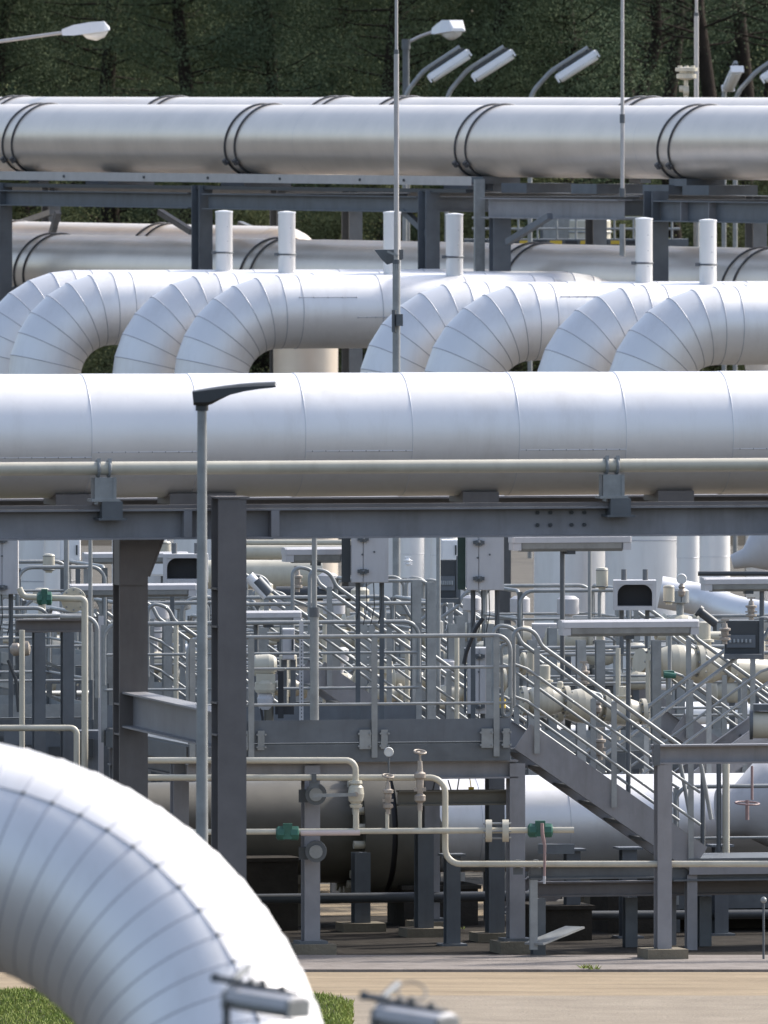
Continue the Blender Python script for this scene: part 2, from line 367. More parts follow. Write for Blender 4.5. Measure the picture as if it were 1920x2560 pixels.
def near_lamp(label, ox, oy, D):
    P = lambda x, y, d=0: V(x+ox, y+oy, D+d)
    g = P(564,2640); g.z = 0; t = thing('tube_lamp', label, 'lamp', g, 'foreground tube lamps')
    q = MB(); q.tube(fillet([g, P(566,2500), P(586,2448,.1), P(622,2416,.25)], .05, 6), mp(10,D), 12); q.build('bent_post', GALVD, t)
    a, b = P(582,2492,.02), P(748,2519,-.16); d = (b-a); L = d.length; d.normalize(); s = d.cross(UP).normalized(); n_ = s.cross(d).normalized()
    if n_.z < 0: n_ = -n_
    hh = mp(30,D); ww = hh*1.5
    pr = lambda x, k: [a+d*L*x+s*(ww*c_*k)+n_*(hh*e_*k) for c_, e_ in ((-1,-.1),(-.9,.7),(-.5,1),(.5,1),(.9,.7),(1,-.1))]
    q = MB(); q.loft([pr(0,.85),pr(.03,1),pr(.97,1),pr(1,.85)],True,False); q.build('housing', CABIN, t)
    pr = lambda x, k: [a+d*L*x+s*(ww*c_*k)+n_*(hh*e_*k) for c_, e_ in ((-.93,-.12),(-.8,-.7),(-.3,-1),(.3,-1),(.8,-.7),(.93,-.12))]
    q = MB(); q.loft([pr(.04,.85),pr(.07,1),pr(.93,1),pr(.96,.85)],True,True); q.build('diffuser', GALV, t)
    for x in (.015,.985):
        q = MB(); q.box(a+d*L*x-n_*hh*.15, L*.05, ww*2.05, hh*1.5, d, n_); q.build('end_cap', GALV, t)
    q = MB(); q.bar(a+n_*hh*1.25+d*L*.02, b+n_*hh*1.05-d*L*.06, ww*.7, hh*.32, n_); q.build('mounting_rail', CHAR, t)
    for x, z in ((.22,1.5),(.40,1.65),(.70,1.45),(.90,.9)):
        q = MB(); q.lathe(a+d*L*x+n_*hh*(z-.5)-s*ww*.2, n_, [(hh*.3,0),(hh*.34,hh*.5),(hh*.18,hh*.7)], 10); q.build('clamp_knob', CHAR, t)
    q = MB(); q.tube([P(528,2443,-.02), P(598,2455,-.04)], mp(9,D), 8); q.box(P(538,2444,-.02), mp(16,D), mp(20,D), mp(22,D)); q.build('cross_bar', GALVD, t)
    q = MB(); q.ring(P(658,2434,.05), Vector((.1,-.75,1)), mp(36,D), mp(2.6,D), 24, 6); q.build('wire_loop', GALVD, t)
near_lamp('blurred foreground tube lamp with wire loop in front of the huge elbow', 0, 0, 58.0)
near_lamp('blurred foreground tube lamp with wire loop in front of the lawn edge and road', 372, 45, 58.6)

# --- tall street lamp in front of the main pipe
Ds = 128.0
base = V(505, 1012, Ds); t = thing('street_lamp', 'slim grey street lamp with dark blade-like head in front of the long white pipe', 'street lamp', (base.x, Ds, 0))
m_ = MB(); m_.tube([(base.x,Ds,0),(base.x,Ds,2.2),(base.x,Ds,base.z+.02)], [mp(18,Ds),mp(15.5,Ds),mp(11.5,Ds)], 16); m_.build('pole', GALV, t)
hp = [(481,977),(520,970),(560,964),(600,959),(640,956),(688,954),(691,958),(686,961),(645,967),(610,975),(575,987),(548,1000),(530,1010),(520,1013),(484,1013)]
h = MB(); tk = 0.26
rows = []
for k, sc_ in ((0,.25),(.12,.8),(.3,1),(.7,1),(.88,.8),(1,.25)):
    mid = Vector((0,0,0)); P0 = [V(x,y,Ds) for x,y in hp]
    # taper towards the edges so the head is a rounded blade
    top = [V(x, 954+ (y-954)*1.0, Ds) for x,y in hp]
    cc = V(560, 985, Ds)
    rows.append([Vector((p.x, Ds-tk/2+tk*k, cc.z+(p.z-cc.z)*(1 if 0<sc_ and sc_==1 else (.6+.4*sc_)))) for p in P0])
h.loft(rows, True, False); h.build('lamp_head', CHAR, t)
q = MB(); q.cyl((base.x,Ds,base.z-.05),(base.x,Ds,base.z+.03),mp(16,Ds),14); q.build('collar', CHAR, t)

# ------------------------------------------------------------------ main rack: long white pipe, thin cream pipe, steel
Dm = 139.2
c = V(960, 1086, Dm); r = mp(154, Dm)
seampx = [185+266.2*i for i in range(-2, 10)]
ps = [on(c, A13, px+14) for px in [-620]+seampx+[2840]]
t = thing('insulated_pipe', 'long straight white pipe crossing the whole picture behind the street lamp', 'pipe', (c.x, c.y, 0))
mb = MB(); clad_sweep(mb, ps, r, 80, 0.0045); mb.build('cladding', [CLAD, SEAML], t)
sm = MB(); U13 = Vector((A13.y, -A13.x, 0))
for i in range(1, len(ps)-1):
    ph = rad(-14) if i % 2 else rad(-19)
    if i % 2 == 0 and i != 2: continue
    o_ = (U13*math.cos(ph)+UP*math.sin(ph))*(r+.003)
    sm.tube([ps[i]+o_, ps[i+1]+o_], 0.004, 6)
    for k in range(8): sm.ball(ps[i].lerp(ps[i+1], (k+.5)/8)+o_, 0.006, 6, 1)
sm.build('riveted_seam', [SEAML, GALVD], t)
for px in (492, 1185, 1672, 170):                       # pipe shoes
    sh = MB(); p = on(c, A13, px)
    w_ = .62 if px == 492 else .34
    sh.box(p-UP*(r+.01), w_, .55, .10, A13); sh.box(p-UP*(r+.09), w_*.55, .12, .13, A13); sh.box(p-UP*(r+.155), w_*.9, .4, .022, A13)
    sh.build('pipe_shoe', BROWN, t)

D2 = 137.5
c2 = V(960, 1167, D2); r2 = mp(17, D2)
t = thing('cream_pipe', 'thin cream pipe running along the front of the long white pipe', 'pipe', (c2.x, c2.y, 0))
mb = MB(); mb.tube([on(c2,A13,-600), on(c2,A13,2500)], r2, 18); mb.build('tube', CREAM, t)
for px in (258, 1528):
    p = on(c2, A13, px); hb = MB()
    for s in (-.05, .05):
        hb.ring(p+A13*s, A13, r2+.012, .014, 20, 6)
        hb.bar(p+A13*s+U13*.07-UP*.03, p+A13*s+U13*.05+UP*.09, .03, .02, U13)
    hb.box(p-UP*.18+U13*.02, .2, .16, .2, A13)
    for s in (-.085, .085): hb.box(p-UP*.2+A13*s+U13*.08, .03, .05, .24, A13)
    hb.box(p-UP*.285+U13*.02, .26, .2, .025, A13)
    cl_ = hb.build('pipe_clamp', GALV, t)
    bb = MB(); bb.box(p-UP*.37+A13*.06+U13*.02, .19, .2, .15, A13); bb.box(p-UP*.455+A13*.06+U13*.02, .26, .24, .02, A13); bb.build('clamp_foot', GALVD, t)

# steel: two longitudinal I beams, columns in pairs, cross beams
Db = 137.6; zt = V(960,1268,Db).z; hb_ = mp(76,Db)
t = thing('pipe_rack', 'heavy grey steel rack carrying the long white pipe on two rows of columns', 'pipe rack', (V(570,0,137).x, 137, 0))
pb = Vector((0, Db, zt-hb_/2))
b1 = MB(); b1.beam(on(pb,A13,-600), on(pb,A13,2500), hb_, .28)
for px in (462, 680, 1960, -200): b1.box(on(pb,A13,px)+U13*.075, .075, .13, hb_-.04, A13)
b1.build('beam', STEEL, t)
b2 = MB(); pb2 = pb+T13*3.6; b2.beam(on(pb2,A13,-600), on(pb2,A13,2500), hb_, .28); b2.build('beam', STEEL, t)
bo = MB()
for px in (1343,1375,1428,1460):
    for py in (1284,1315):
        p = on(pb,A13,px); p.z = V(px,py,Db).z
        bo.cyl(p+U13*.004, p+U13*.024, .019, 6)
bo.build('splice_bolt', CHAR, t)
hk = MB(); hk.bar(on(pb+UP*(hb_/2+.02),A13,-600)+U13*.12, on(pb+UP*(hb_/2+.02),A13,2500)+U13*.12, .05, .035); hk.build('cable_rail', BROWN, t)
def hcol(px0, px1, D, ztop, z0=0.0):
    cx = V((px0+px1)/2, 0, D).x; w_ = mp(px1-px0, D)
    m_ = MB(); m_.beam((cx,D,z0),(cx,D,ztop), .30, w_, T13*-1, .02, .013); return m_, Vector((cx,D,0))
m_, cf = hcol(536, 608, 136.9, V(0,1246,136.9).z); cap = MB()
m_.box(Vector((cf.x,136.9,V(0,1245,136.9).z+.008)), .31, .33, .016, A13)
col_front = m_.build('column', BROWN, t)
rear = cf + T13*4.25; zr = V(0,1346,141).z
m_ = MB(); m_.beam((rear.x,rear.y,0),(rear.x,rear.y,zr), .30, .27, -T13, .02, .013)
for py in (1460,1760,1835): m_.box((rear.x,rear.y,V(0,py,141).z), .262, .25, .018, A13)
m_.build('column', BROWN, t)
hg = MB(); fl = rear-T13*.16; x0 = .135   # haunch plate from the column to the beam
def hp_(s, z): return fl + A13*s + UP*z
zt1, zt2 = zr, V(0,1462,141).z
hg.prism([hp_(-.13,zt2), hp_(.10,zt2), hp_(.14,zt2+.10), hp_(.27,zt1), hp_(-.13,zt1)], T13*.30); hg.build('haunch', BROWN, t)
hg = MB(); hg.bar(hp_(.145,zt2+.08)+T13*.16, hp_(.285,zt1)+T13*.16, .02, .31, T13); hg.build('haunch_flange', BROWN, t)
# cross beam between the columns
cb = MB(); za = V(0,1795,139).z
cb.beam(rear-T13*.15+UP*(za-.0), cf+T13*.15+UP*(za-.03), .33, .22); cb.build('cross_beam', STEEL, t)
for z_ in (V(0,1755,137).z, V(0,1835,137).z, V(0,1565,137).z, V(0,1470,137).z):
    pl = MB(); pl.box(cf+UP*z_, .282, .258, .018, A13); pl.build('stiffener', BROWN, t)
for px in (2330, -560):
    m_ = MB(); p = on(cf, A13, px); m_.beam(p, p+UP*(zt-hb_-.004), .30, .28, -T13, .02, .013); m_.build('column', BROWN, t)
    m_ = MB(); p = p+T13*4.1; m_.beam(p, p+UP*(zt-hb_-.004), .30, .28, -T13, .02, .013); m_.build('column', BROWN, t)
for q, nm in ((cf, 1), (rear, 2)):
    f_ = MB(); f_.box(q+UP*.12, .7, .7, .24, A13); f_.build('foundation', CONC, t)

# ------------------------------------------------------------------ rows of insulated pipes that bend down (middle distance)
VENTS = {}
def bend_pipe(label, left_px, top_py, D, r, Rm, right_px, end_down=False, panel=None, vents=()):
    """rises at column left_px (its left edge), bends at its top and runs right along A16"""
    xl = V(left_px,0,D).x + r
    top = V(0, top_py, D).z - r
    P0 = Vector((xl, D, 0)); Rm_ = Rm
    pre = [P0, P0+UP*1.0, P0+UP*2.2, P0+UP*3.4]
    sp = P0+UP*(top-Rm_)
    pre = [p for p in pre if p.z < sp.z-.2]
    arc, _ = gore_path(sp, UP, A16, Rm_, 7)
    last = arc[-1]; pts = pre+arc+[last+A16*.28]; run = last
    L_end = on(last, A16, right_px)
    s = 1.6
    while (last+A16*s-last).length < (L_end-last).length-.8: pts.append(last+A16*s); s += 1.45
    if end_down:
        a2, _ = gore_path(L_end, A16, -UP, Rm_, 7); pts += a2
        pts += [a2[-1]-UP*k for k in (1.2, 2.4)]; pts.append(Vector((a2[-1].x,a2[-1].y,0)))
    else: pts.append(L_end)
    t = thing('insulated_pipe', label, 'pipe', P0, 'white pipes bending down in the middle distance')
    mb = MB(); clad_sweep(mb, pts, r, 52, 0.008); mb.build('cladding', [CLAD, SEAM], t)
    if panel:
        pn = MB(); U = Vector((A16.y,-A16.x,0))
        for (pxa, pxb, ph) in panel:
            a, b = on(last,A16,pxa), on(last,A16,pxb); o_ = (U*math.cos(ph)+UP*math.sin(ph))*(r+.004)
            pn.tube([a+o_, b+o_], .006, 6)
            for k in range(5): pn.ball(a.lerp(b,k/4)+o_, .014, 6)
        pn.build('riveted_seam', SEAM, t)
    for px, pyt in vents:
        p = on(last, A16, px); zt_ = V(px, pyt, p.y).z; rv = mp(21.5, p.y)
        v = MB(); v.cyl(p+UP*(r-.06), Vector((p.x,p.y,zt_)), rv, 22)
        for k in (.25,.5,.75): v.ball(Vector((p.x+.06,p.y-rv*.86,p.z+r+(zt_-p.z-r)*k)), .012, 6, 1)
        vo = v.build('vent_stack', [CLAD, SEAM], t)
        zc = p.z+r+(zt_-p.z-r)*.30
        bd = MB(); bd.ring(Vector((p.x,p.y,zc)), UP, rv+.002, .016, 24, 6); bd.box(Vector((p.x-rv-.03,p.y-.03,zc)), .07,.05,.05); bd.build('clamp_band', GALVD, vo)
        cp = MB(); cp.lathe(Vector((p.x,p.y,zt_-.004)), UP, [(rv+.006,0),(rv+.006,.025),(rv*.2,.04)], 22); cp.build('cap', WHITE, vo)
    return t
rr = 0.59; RM = 1.13
bend_pipe('white pipe bending down at the left edge, farthest of the left four', -75, 676, 250.0, rr, RM, 1790, True, None, ((560,531),))
bend_pipe('white pipe bending down near the left edge, second of the left four', 20, 682, 248.0, rr, RM, 1480, True, None, ((717,533),))
bend_pipe('white pipe bending down left of the riveted one, third of the left four', 280, 685, 246.4, rr, RM, 1420, True, None, ((980,533),))
bend_pipe('white pipe bending down with a riveted panel on its straight run', 434, 689, 244.7, rr, RM, 1320, True, [(728,870,rad(24)),(872,960,rad(-8))], ((1136,538),))
bend_pipe('white pipe bending down just behind the lightning mast', 895, 706, 235.6, rr, RM, 2500, False, None, ((1610,549),))
bend_pipe('white pipe bending down just right of the lightning mast', 1055, 710, 233.6, rr, RM, 2500, False, [(1384,1468,rad(42))], ((1770,553),))
bend_pipe('white pipe bending down at the right, behind the rightmost bend', 1335, 714, 231.8, rr, RM, 2500)
bend_pipe('white pipe bending down farthest right of all the bends', 1513, 718, 230.0, rr, RM, 2500)
# ------------------------------------------------------------------ rear rack: two silver pipes above, two below
def silver(label, py, D, r, px0, px1, clamps, end=None, seams=()):
    c = V(960, py, D); a, b = on(c,A64,px0), on(c,A64,px1)
    t = thing('silver_pipe', label, 'pipe', (c.x,c.y,0), 'silver pipes on the rear rack')
    mb = MB()
    L = (b-a).length; n = int(L/11); pts = [a+(b-a)*i/n for i in range(n+1)]
    if end:
        a2, _ = gore_path(b, A64, Vector(end), 1.0, 10); pts = pts+a2[1:]+[a2[-1]+Vector(end)*1.0]
        if end[2] < 0: pts.append(Vector((pts[-1].x,pts[-1].y,0)))
    clad_sweep(mb, pts, r, 72, .004); mb.build('cladding', [SILV, SEAM], t)
    for px in clamps:
        cc = on(c,A64,px)
        for s in (-.19,.19):
            m_ = MB(); m_.ring(cc+A64*s, A64, r+.014, .021, 56, 6, 0, .26); cl = m_.build('clamp_ring', BAND, t)
            k = MB(); ph = rad(-36); d = N64*math.cos(ph)+UP*math.sin(ph); p = cc+A64*(s+.26*math.sin(ph))+d*(r+.05)
            k.box(p, .09,.10,.07,A64,d); k.cyl(p-A64*.10,p+A64*.10,.022,8); k.build('clamp_bolt', BAND, cl)
        sd = MB(); sd.box(cc-UP*(r+.05), .6,.7,.12,A64); sd.box(cc-UP*(r+.15), .4,.2,.16,A64); sd.build('saddle', BLUEG, t)
    return t
ru = mp(88.5, 257)
silver('upper silver pipe nearest the camera with four pairs of dark clamp rings', 351, 257.0, ru, -700, 2600, (97,655,1233,1742,2200))
silver('upper silver pipe behind the clamped one, only its top strip showing', 330, 262.5, ru, -700, 2600, (30,420,832,1000,1600,2100))
silver('lower silver pipe with shaded clamp rings under the rear rack', 690, 257.4, mp(88,257), -700, 2600, (125,690,1330,1900))
silver('lower silver pipe that bends down behind the vent stacks', 652, 262.4, mp(82,262), -700, 700, (20,400), (0,0,-1))

# rack steel
cU = V(960,351,257.0)
t = thing('pipe_rack', 'blue-grey steel rack with long beams under the upper silver pipes', 'pipe rack', (cU.x,cU.y,0))
fr = N64*.95
def rk(px, py, off): p = on(V(960,py,257.0)+off, A64, px); return p
zb = V(960,507,256.0).z
def rbeam(px0, px1, zc, h, w_, off, m_, name='beam'):
    p = Vector((cU.x,cU.y,zc))+off; a, b = on(p,A64,px0), on(p,A64,px1)
    q = MB(); q.beam(a,b,h,w_); return q.build(name, m_, t)
rbeam(-700,486,zb,.27,.26,fr,BLUEG); rbeam(522,1058,zb-.01,.27,.26,fr,BLUEG); rbeam(1222,1562,zb-.05,.33,.28,fr,STEEL); rbeam(1652,2500,zb-.06,.34,.28,fr,BLUEG)
rbeam(-700,2500,zb,.27,.26,N64*-4.2,BLUEG)
ct = MB(); p = Vector((cU.x,cU.y,V(960,449,256).z))+fr*.98
ct.chan(on(p,A64,-700), on(p,A64,1178), .15, .09, N64); ct.build('cable_tray', POLE, t)
for px in (160,360,520,700,900,1010):
    q = MB(); q.box(on(p,A64,px)+N64*.006, .05,.02,.045,A64); q.build('tray_clip', CHAR, t)
q = MB(); p2 = Vector((cU.x,cU.y,V(960,474,256).z))+fr*.9; q.bar(on(p2,A64,-700),on(p2,A64,1185),.3,.06); q.build('tray_bracket', CHAR, t)
zt_ = V(960,462,256).z
for px, off, w_, zt1 in ((6,fr,.24,zt_-.04),(505,fr,.26,zt_-.04),(1072,fr,.26,zt_-.08),(1640,fr,.30,zt_-.04),(2200,fr,.3,zt_-.04),(128,N64*-4.2,.24,zt_-.18),(700,N64*-4.2,.26,zt_-.18),(880,N64*-4.2,.26,zt_-.18),(1490,N64*-4.2,.26,zt_-.18),(1890,N64*-4.2,.26,zt_-.18)):
    p = on(Vector((cU.x,cU.y,0))+off, A64, px); q = MB(); q.beam(p, Vector((p.x,p.y,zt1)), .30, w_, A64, .02, .013); q.build('column', BLUEG, t)
p = on(Vector((cU.x,cU.y,0))+fr*1.05, A64, 1200); q = MB(); q.chan(p, Vector((p.x,p.y,V(0,448,p.y).z)), .17,.08, Vector((.3,-1,0)))
q.build('perforated_post', GALV, t)
p = on(Vector((cU.x,cU.y,0))+fr*.9, A64, 1250); q = MB(); q.beam(p, Vector((p.x,p.y,zb-.22)), .34, .30, Vector((0.2,-1,0)), .02,.013); q.build('column', BLUEG, t)
def rbrace(pxa, pya, pxb, pyb, off, D=256):
    q = MB(); a = on(V(960,pya,D)+off,A64,pxa); a.z = V(0,pya,a.y).z; b = on(V(960,pyb,D)+off,A64,pxb); b.z = V(0,pyb,b.y).z
    q.bar(a,b,.10,.10); q.build('brace', BLUEG, t)
rbrace(1270,605,1375,540,fr*.9); rbrace(130,530,15,570,N64*-4.2); rbrace(145,530,130,585,N64*-2); rbrace(480,580,400,530,N64*-1.5); rbrace(600,560,690,600,N64*-3); rbrace(1075,590,1010,528,fr*.5)
for px in (1345,1520,1700,1800,1200,640,300):
    p = on(Vector((cU.x,cU.y,V(960,466,256).z)), A64, px); q = MB(); q.box(p, .9,.9,.16,A64); q.build('support_block', BLUEG, t)
for px in (1720,1790): 
    p = on(Vector((cU.x,cU.y,zb-.06))+fr, A64, px); q = MB(); q.box(p+N64*.07,.02,.13,.30,A64); q.build('stiffener', STEEL, t)
# cross beams of the rack
for px in (505,1072,1640):
    p = on(Vector((cU.x,cU.y,zb-.02)), A64, px); q = MB(); q.beam(p+N64*.75, p-N64*4.0, .26,.22); q.build('cross_beam', BLUEG, t)

# cabinet row and walkway seen through the rear rack
Dw = 300.0
t = thing('walkway', 'far walkway railing with yellow and black kerb seen under the rear rack', 'walkway', V(1420,608,Dw)*1)
t.location.z = 0; WL[t.name] = Vector((V(1420,608,Dw).x, Dw, 0))
q = MB(); q.box(V(1440,606,Dw), mp(560,Dw), .9, .14)
for px in (1180,1700): q.box(Vector((V(px,0,Dw).x,Dw,V(0,613,Dw).z/2)), .2,.2,V(0,613,Dw).z)
q.build('deck', GALVD, t)
q = MB()
for py in (545,572): q.tube([V(1180,py,Dw-.4),V(1700,py,Dw-.4)], .024, 8)
q.build('rail', GALV, t)
for px in range(1200,1701,48):
    q = MB(); q.tube([V(px,602,Dw-.4),V(px,545,Dw-.4)], .022, 8); q.build('post', GALV, t)
for i in range(12):
    q = MB(); q.box(V(1200+i*38,606,Dw-.47), mp(30,Dw), .03, .07); q.build('kerb_block', YELL if i%2 else BLACK, t)
t = thing('storage_tank', 'pale cream tank behind the far walkway railing', 'tank', (V(1475,0,308).x,308,0))
q = MB(); q.lathe((V(1475,0,308).x,308,0), UP, [(.42,0),(.42,V(0,552,308).z),(.30,V(0,535,308).z),(.05,V(0,528,308).z)], 24); q.build('shell', CREAM, t)
q = MB(); q.ring((V(1475,0,308).x,308,V(0,580,308).z), UP, .43,.02,24,6); q.build('band', GALV, t)
t = thing('cabinet', 'grey-green equipment cabinet behind the far walkway railing', 'cabinet', (V(1400,0,309).x,309,0))
q = MB(); q.box((V(1400,0,309).x,309,V(0,540,309).z/2), .8,.6,V(0,540,309).z); q.build('case', GALVD, t)
q = MB(); q.box((V(1400,0,309).x,308.68,V(0,575,309).z), .7,.03,.5); q.build('door', GALV, t)

# ------------------------------------------------------------------ lamps and masts against the wood
def small_bent(label, px, py, kx, ky, ex, ey, D, wd=.26):
    k, e = V(kx,ky,D), V(ex,ey,D); d = e-k
    return bent_lamp(label, V(px,py,D), k, d, d.length, wd, 0.0, .045, 'tube lamps on bent posts beyond the rear rack', hm=WHITE)
small_bent('tube lamp on a bent post beside the tall road lamp, leftmost of its row', 1012,236,1058,178,1158,112,292)
small_bent('tube lamp on a bent post, second from left above the silver pipes', 1117,236,1168,176,1268,112,292)
small_bent('tube lamp on a bent post alone before the gap in the dark trees', 1325,236,1378,178,1478,114,292)
small_bent('tube lamp on a bent post cut by the right edge above the silver pipes', 1838,238,1890,180,1975,122,292)
bent_lamp('tube lamp seen nearly end on near the right edge', V(1810,232,292), V(1818,200,292.0), V(1866,112,290.4)-V(1824,200,292), .95, .24, 0.0, .045, 'tube lamps on bent posts beyond the rear rack', hm=WHITE)
def cobra(label, poletop, headbase, headtip, D, wd, hh, px_pole, three=0.0):
    a, b, e = V(*poletop,D), V(*headbase,D), V(*headtip,D+three)
    t = thing('road_lamp', label, 'street lamp', (a.x,a.y,0))
    q = MB(); q.tube([(a.x,a.y,0),(a.x,a.y,a.z+.05)], [.10,.065], 12); q.cyl((a.x,a.y,a.z-.12),(a.x,a.y,a.z+.08),.085,12); q.build('pole', GALVD, t)
    q = MB(); q.tube([a, a.lerp(b,.5)+UP*.02, b+(b-a).normalized()*.05], .034, 10); q.build('arm', POLE, t)
    d = (e-b); L = d.length; d.normalize(); s = d.cross(UP).normalized(); n_ = s.cross(d)
    if n_.z < 0: n_ = -n_
    pr = lambda x, wk, h0, h1: [b+d*L*x+s*(wd*wk*c_)+n_*(h0 if u else h1) for c_, u in ((-.5,0),(-.36,1),(.36,1),(.5,0))]
    q = MB(); q.loft([pr(0,.45,.06,-.05), pr(.25,.7,.12,-.07), pr(.6,1,hh*.75,-.06), pr(.9,.95,hh*.7,-.05), pr(1,.7,.02,-.04)], True, False); q.build('lamp_head', WHITE, t)
    bw = [(x,wk,dp) for x,wk,dp in ((.42,.3,.02),(.5,.62,.10),(.7,.75,.16),(.88,.65,.11),(.96,.3,.02))]
    q = MB(); q.loft([[b+d*L*x+s*(wd*wk*math.cos(a_)*.5)-n_*(.05+dp*math.sin(a_)) for a_ in [PI*k/8 for k in range(9)]] for x,wk,dp in bw], True, True); q.build('bowl', LENS, t)
    return t
cobra('white road lamp on a long arm at the top left corner', (-210,138), (155,82), (274,70), 275, .34, .19, -210)
cobra('grey road lamp with angular white head behind the left bent tube lamp', (1015,108), (1088,78), (1146,73), 300, .44, .26, 1015, -.9)
def mast(label, px, segs, D, z0=0):
    x = V(px,0,D).x; t = thing('lightning_mast', label, 'mast', (x,D,z0), 'lightning masts')
    pts, rs = [Vector((x,D,0))], [segs[0][2]]
    q = MB(); q.tube([(x,D,z0),(x,D,V(0,segs[0][0],D).z)], segs[0][2], 12); q.build('lower_section', GALV, t)
    for i, (pb_, ptop, r_) in enumerate(segs[1:]):
        q = MB(); q.tube([(x,D,V(0,pb_,D).z-.05),(x,D,V(0,ptop,D).z)], r_, 10); q.build('tube_section', POLE, t)
        q = MB(); q.cyl((x,D,V(0,pb_,D).z-.08),(x,D,V(0,pb_,D).z+.06), r_*1.5, 10); q.build('coupling', GALVD, t)
    return t
mast('tall lightning mast in front of the white pipe bends', 991, [(660,0,.052),(660,135,.034),(135,-160,.022)], 205)
tm = mast('tall lightning mast standing alone right of centre before the upper silver pipe', 1556, [(560,0,.045),(480,295,.032),(295,-200,.028)], 241.6, V(0,640,241.6).z)
mast('lightning mast rising between the two upper silver pipes at the right', 1741, [(330,0,.05),(330,40,.040),(40,-200,.026)], 259.4)
# lamp bracket on the first mast
x = V(991,0,205).x
t = thing('floodlight', 'small dark floodlight bracketed to the mast in front of the white bends', 'floodlight', V(975,640,205))
q = MB(); q.prism([V(935,624,205.1),V(1008,624,205.1),V(1008,648,205.1),V(968,662,205.1),V(955,650,205.1)], (0,.3,0)); q.build('housing', GALVD, t)
q = MB(); q.bar(V(968,628,204.95),V(995,640,204.95),.03,.03); q.build('bracket', GALV, t)
q = MB(); q.box(V(999,800,204.9), .09,.12,.16); q.cyl(V(985,775,204.93),V(985,830,204.93),.03,8)
tag(q.build('junction_box', GALVD), 'small grey junction box strapped to the lower lightning mast', 'junction box')
# transmitter on the rear silver pipe
D_ = 258.3
t = thing('pressure_transmitter', 'pale two-headed pressure transmitter on top of the rear silver pipe', 'transmitter', V(1715,268,D_))
q = MB(); q.tube([V(1715,272,D_),V(1715,200,D_)], .035, 10); q.build('stem', CREAM, t)
q = MB(); q.cyl(V(1698,222,D_),V(1722,222,D_),.055,12); q.cyl(V(1708,228,D_),V(1722,228,D_),.075,12); q.build('side_valve', CREAM, t)
q = MB(); q.lathe(V(1716,200,D_), UP, [(.06,0),(.17,.03),(.17,.10),(.12,.11),(.12,.14),(.19,.15),(.19,.21),(.05,.22)], 18)
for s in (-.11,.0,.11): q.cyl(V(1716,170,D_)+Vector((s,0,0)), V(1716,164,D_)+Vector((s,0,0)), .035, 8)
q.build('sensor_head', CREAM, t)

# ------------------------------------------------------------------ the wood behind
BARK = mat('pine_bark', (0.028,0.022,0.018), 0, .9, 0, 4.0, .6, 20, col2=(0.045,0.035,0.028), spec=0.1)
def leafm(n, a, b): return mat(n, a, 0, .85, 0, 0.45, col2=b, spec=0.08)
LEAF = [leafm('pine_foliage', (0.098,0.124,0.066), (0.135,0.160,0.085)), leafm('spruce_foliage', (0.086,0.116,0.068), (0.120,0.150,0.086)), leafm('shrub_foliage', (0.112,0.126,0.058), (0.155,0.162,0.076))]
def foliage(rn, tips, per, spread, size):
    b = MB(); vs = []; fs = []
    for p, k in tips:
        for _ in range(int(per*k)):
            o_ = Vector((rn.gauss(0,1),rn.gauss(0,1),rn.gauss(0,.6)))*spread*k + p
            a = Vector((rn.gauss(0,1),rn.gauss(0,1),rn.gauss(0,1)+.3)).normalized(); c_ = a.cross(Vector((rn.gauss(0,1),rn.gauss(0,1),rn.gauss(0,1)))).normalized()
            s_ = size*rn.uniform(.5,1.25); i = len(vs)
            vs += [o_-a*s_, o_+c_*s_*.42, o_+a*s_, o_-c_*s_*.42]; fs.append((i,i+1,i+2,i+3))
    b.v = vs; b.f = fs; b.sm = [False]*len(fs); b.mi = [0]*len(fs); return b
def pine(seed, H, crown0, rad_, leaf, per=290, bare=False):
    rn = random.Random(seed); t = thing('pine_tree', 'dark pine', 'tree', (0,0,0))
    q = MB(); lean = [Vector((rn.gauss(0,.05)*i, rn.gauss(0,.05)*i, H*i/8)) for i in range(9)]
    q.tube(lean, [.24*(1-.8*i/8)+.02 for i in range(9)], 10)
    tips = []
    nb = int((H-crown0)*11)
    for i in range(nb):
        z = crown0 + (H-crown0)*(i/nb)**.9; f_ = (z-crown0)/(H-crown0)
        j = min(7,int(z/H*8)); p = lean[j].lerp(lean[j+1], z/H*8-j)
        L = rad_*(1-f_*.72)*rn.uniform(.55,1.08); a = rn.uniform(0,2*PI); d = Vector((math.cos(a),math.sin(a),rn.uniform(-.12,.42)))
        m1 = p+d*L*.55; e = p+d*L+UP*rn.uniform(-.1,.25)
        q.tube([p,m1,e],[.035,.02,.008],5)
        for k in range(3 if not bare else 1):
            s_ = rn.uniform(.4,1.05); tips.append((p+d*L*s_+Vector((rn.gauss(0,.22),rn.gauss(0,.22),rn.gauss(0,.16))), rn.uniform(.6,1.25)))
    q.build('trunk', BARK, t); foliage(rn, tips, per, .33, .034).build('crown', leaf, t); return t
def tree_copy(src, loc, rz, s, label, group='trees of the dark wood'):
    o = src.copy(); COL.objects.link(o); o.location = loc; o.rotation_euler = (0,0,rz); o.scale = (s,s,s); o['label'] = label; o['group'] = group
    for ch in [c for c in bpy.data.objects if c.parent == src]:
        d = ch.copy(); COL.objects.link(d); d.parent = o
    return o
protos = [pine(11,15.5,1.6,2.7,LEAF[0]), pine(23,14.0,1.0,2.5,LEAF[1]), pine(37,16.5,2.4,3.0,LEAF[0]), pine(51,17,9.8,2.0,LEAF[1],230,True)]
shrub = pine(77,8.2,.4,2.4,LEAF[2],320); shrub.name = 'bushy_tree'
rn = random.Random(5)
used = set()
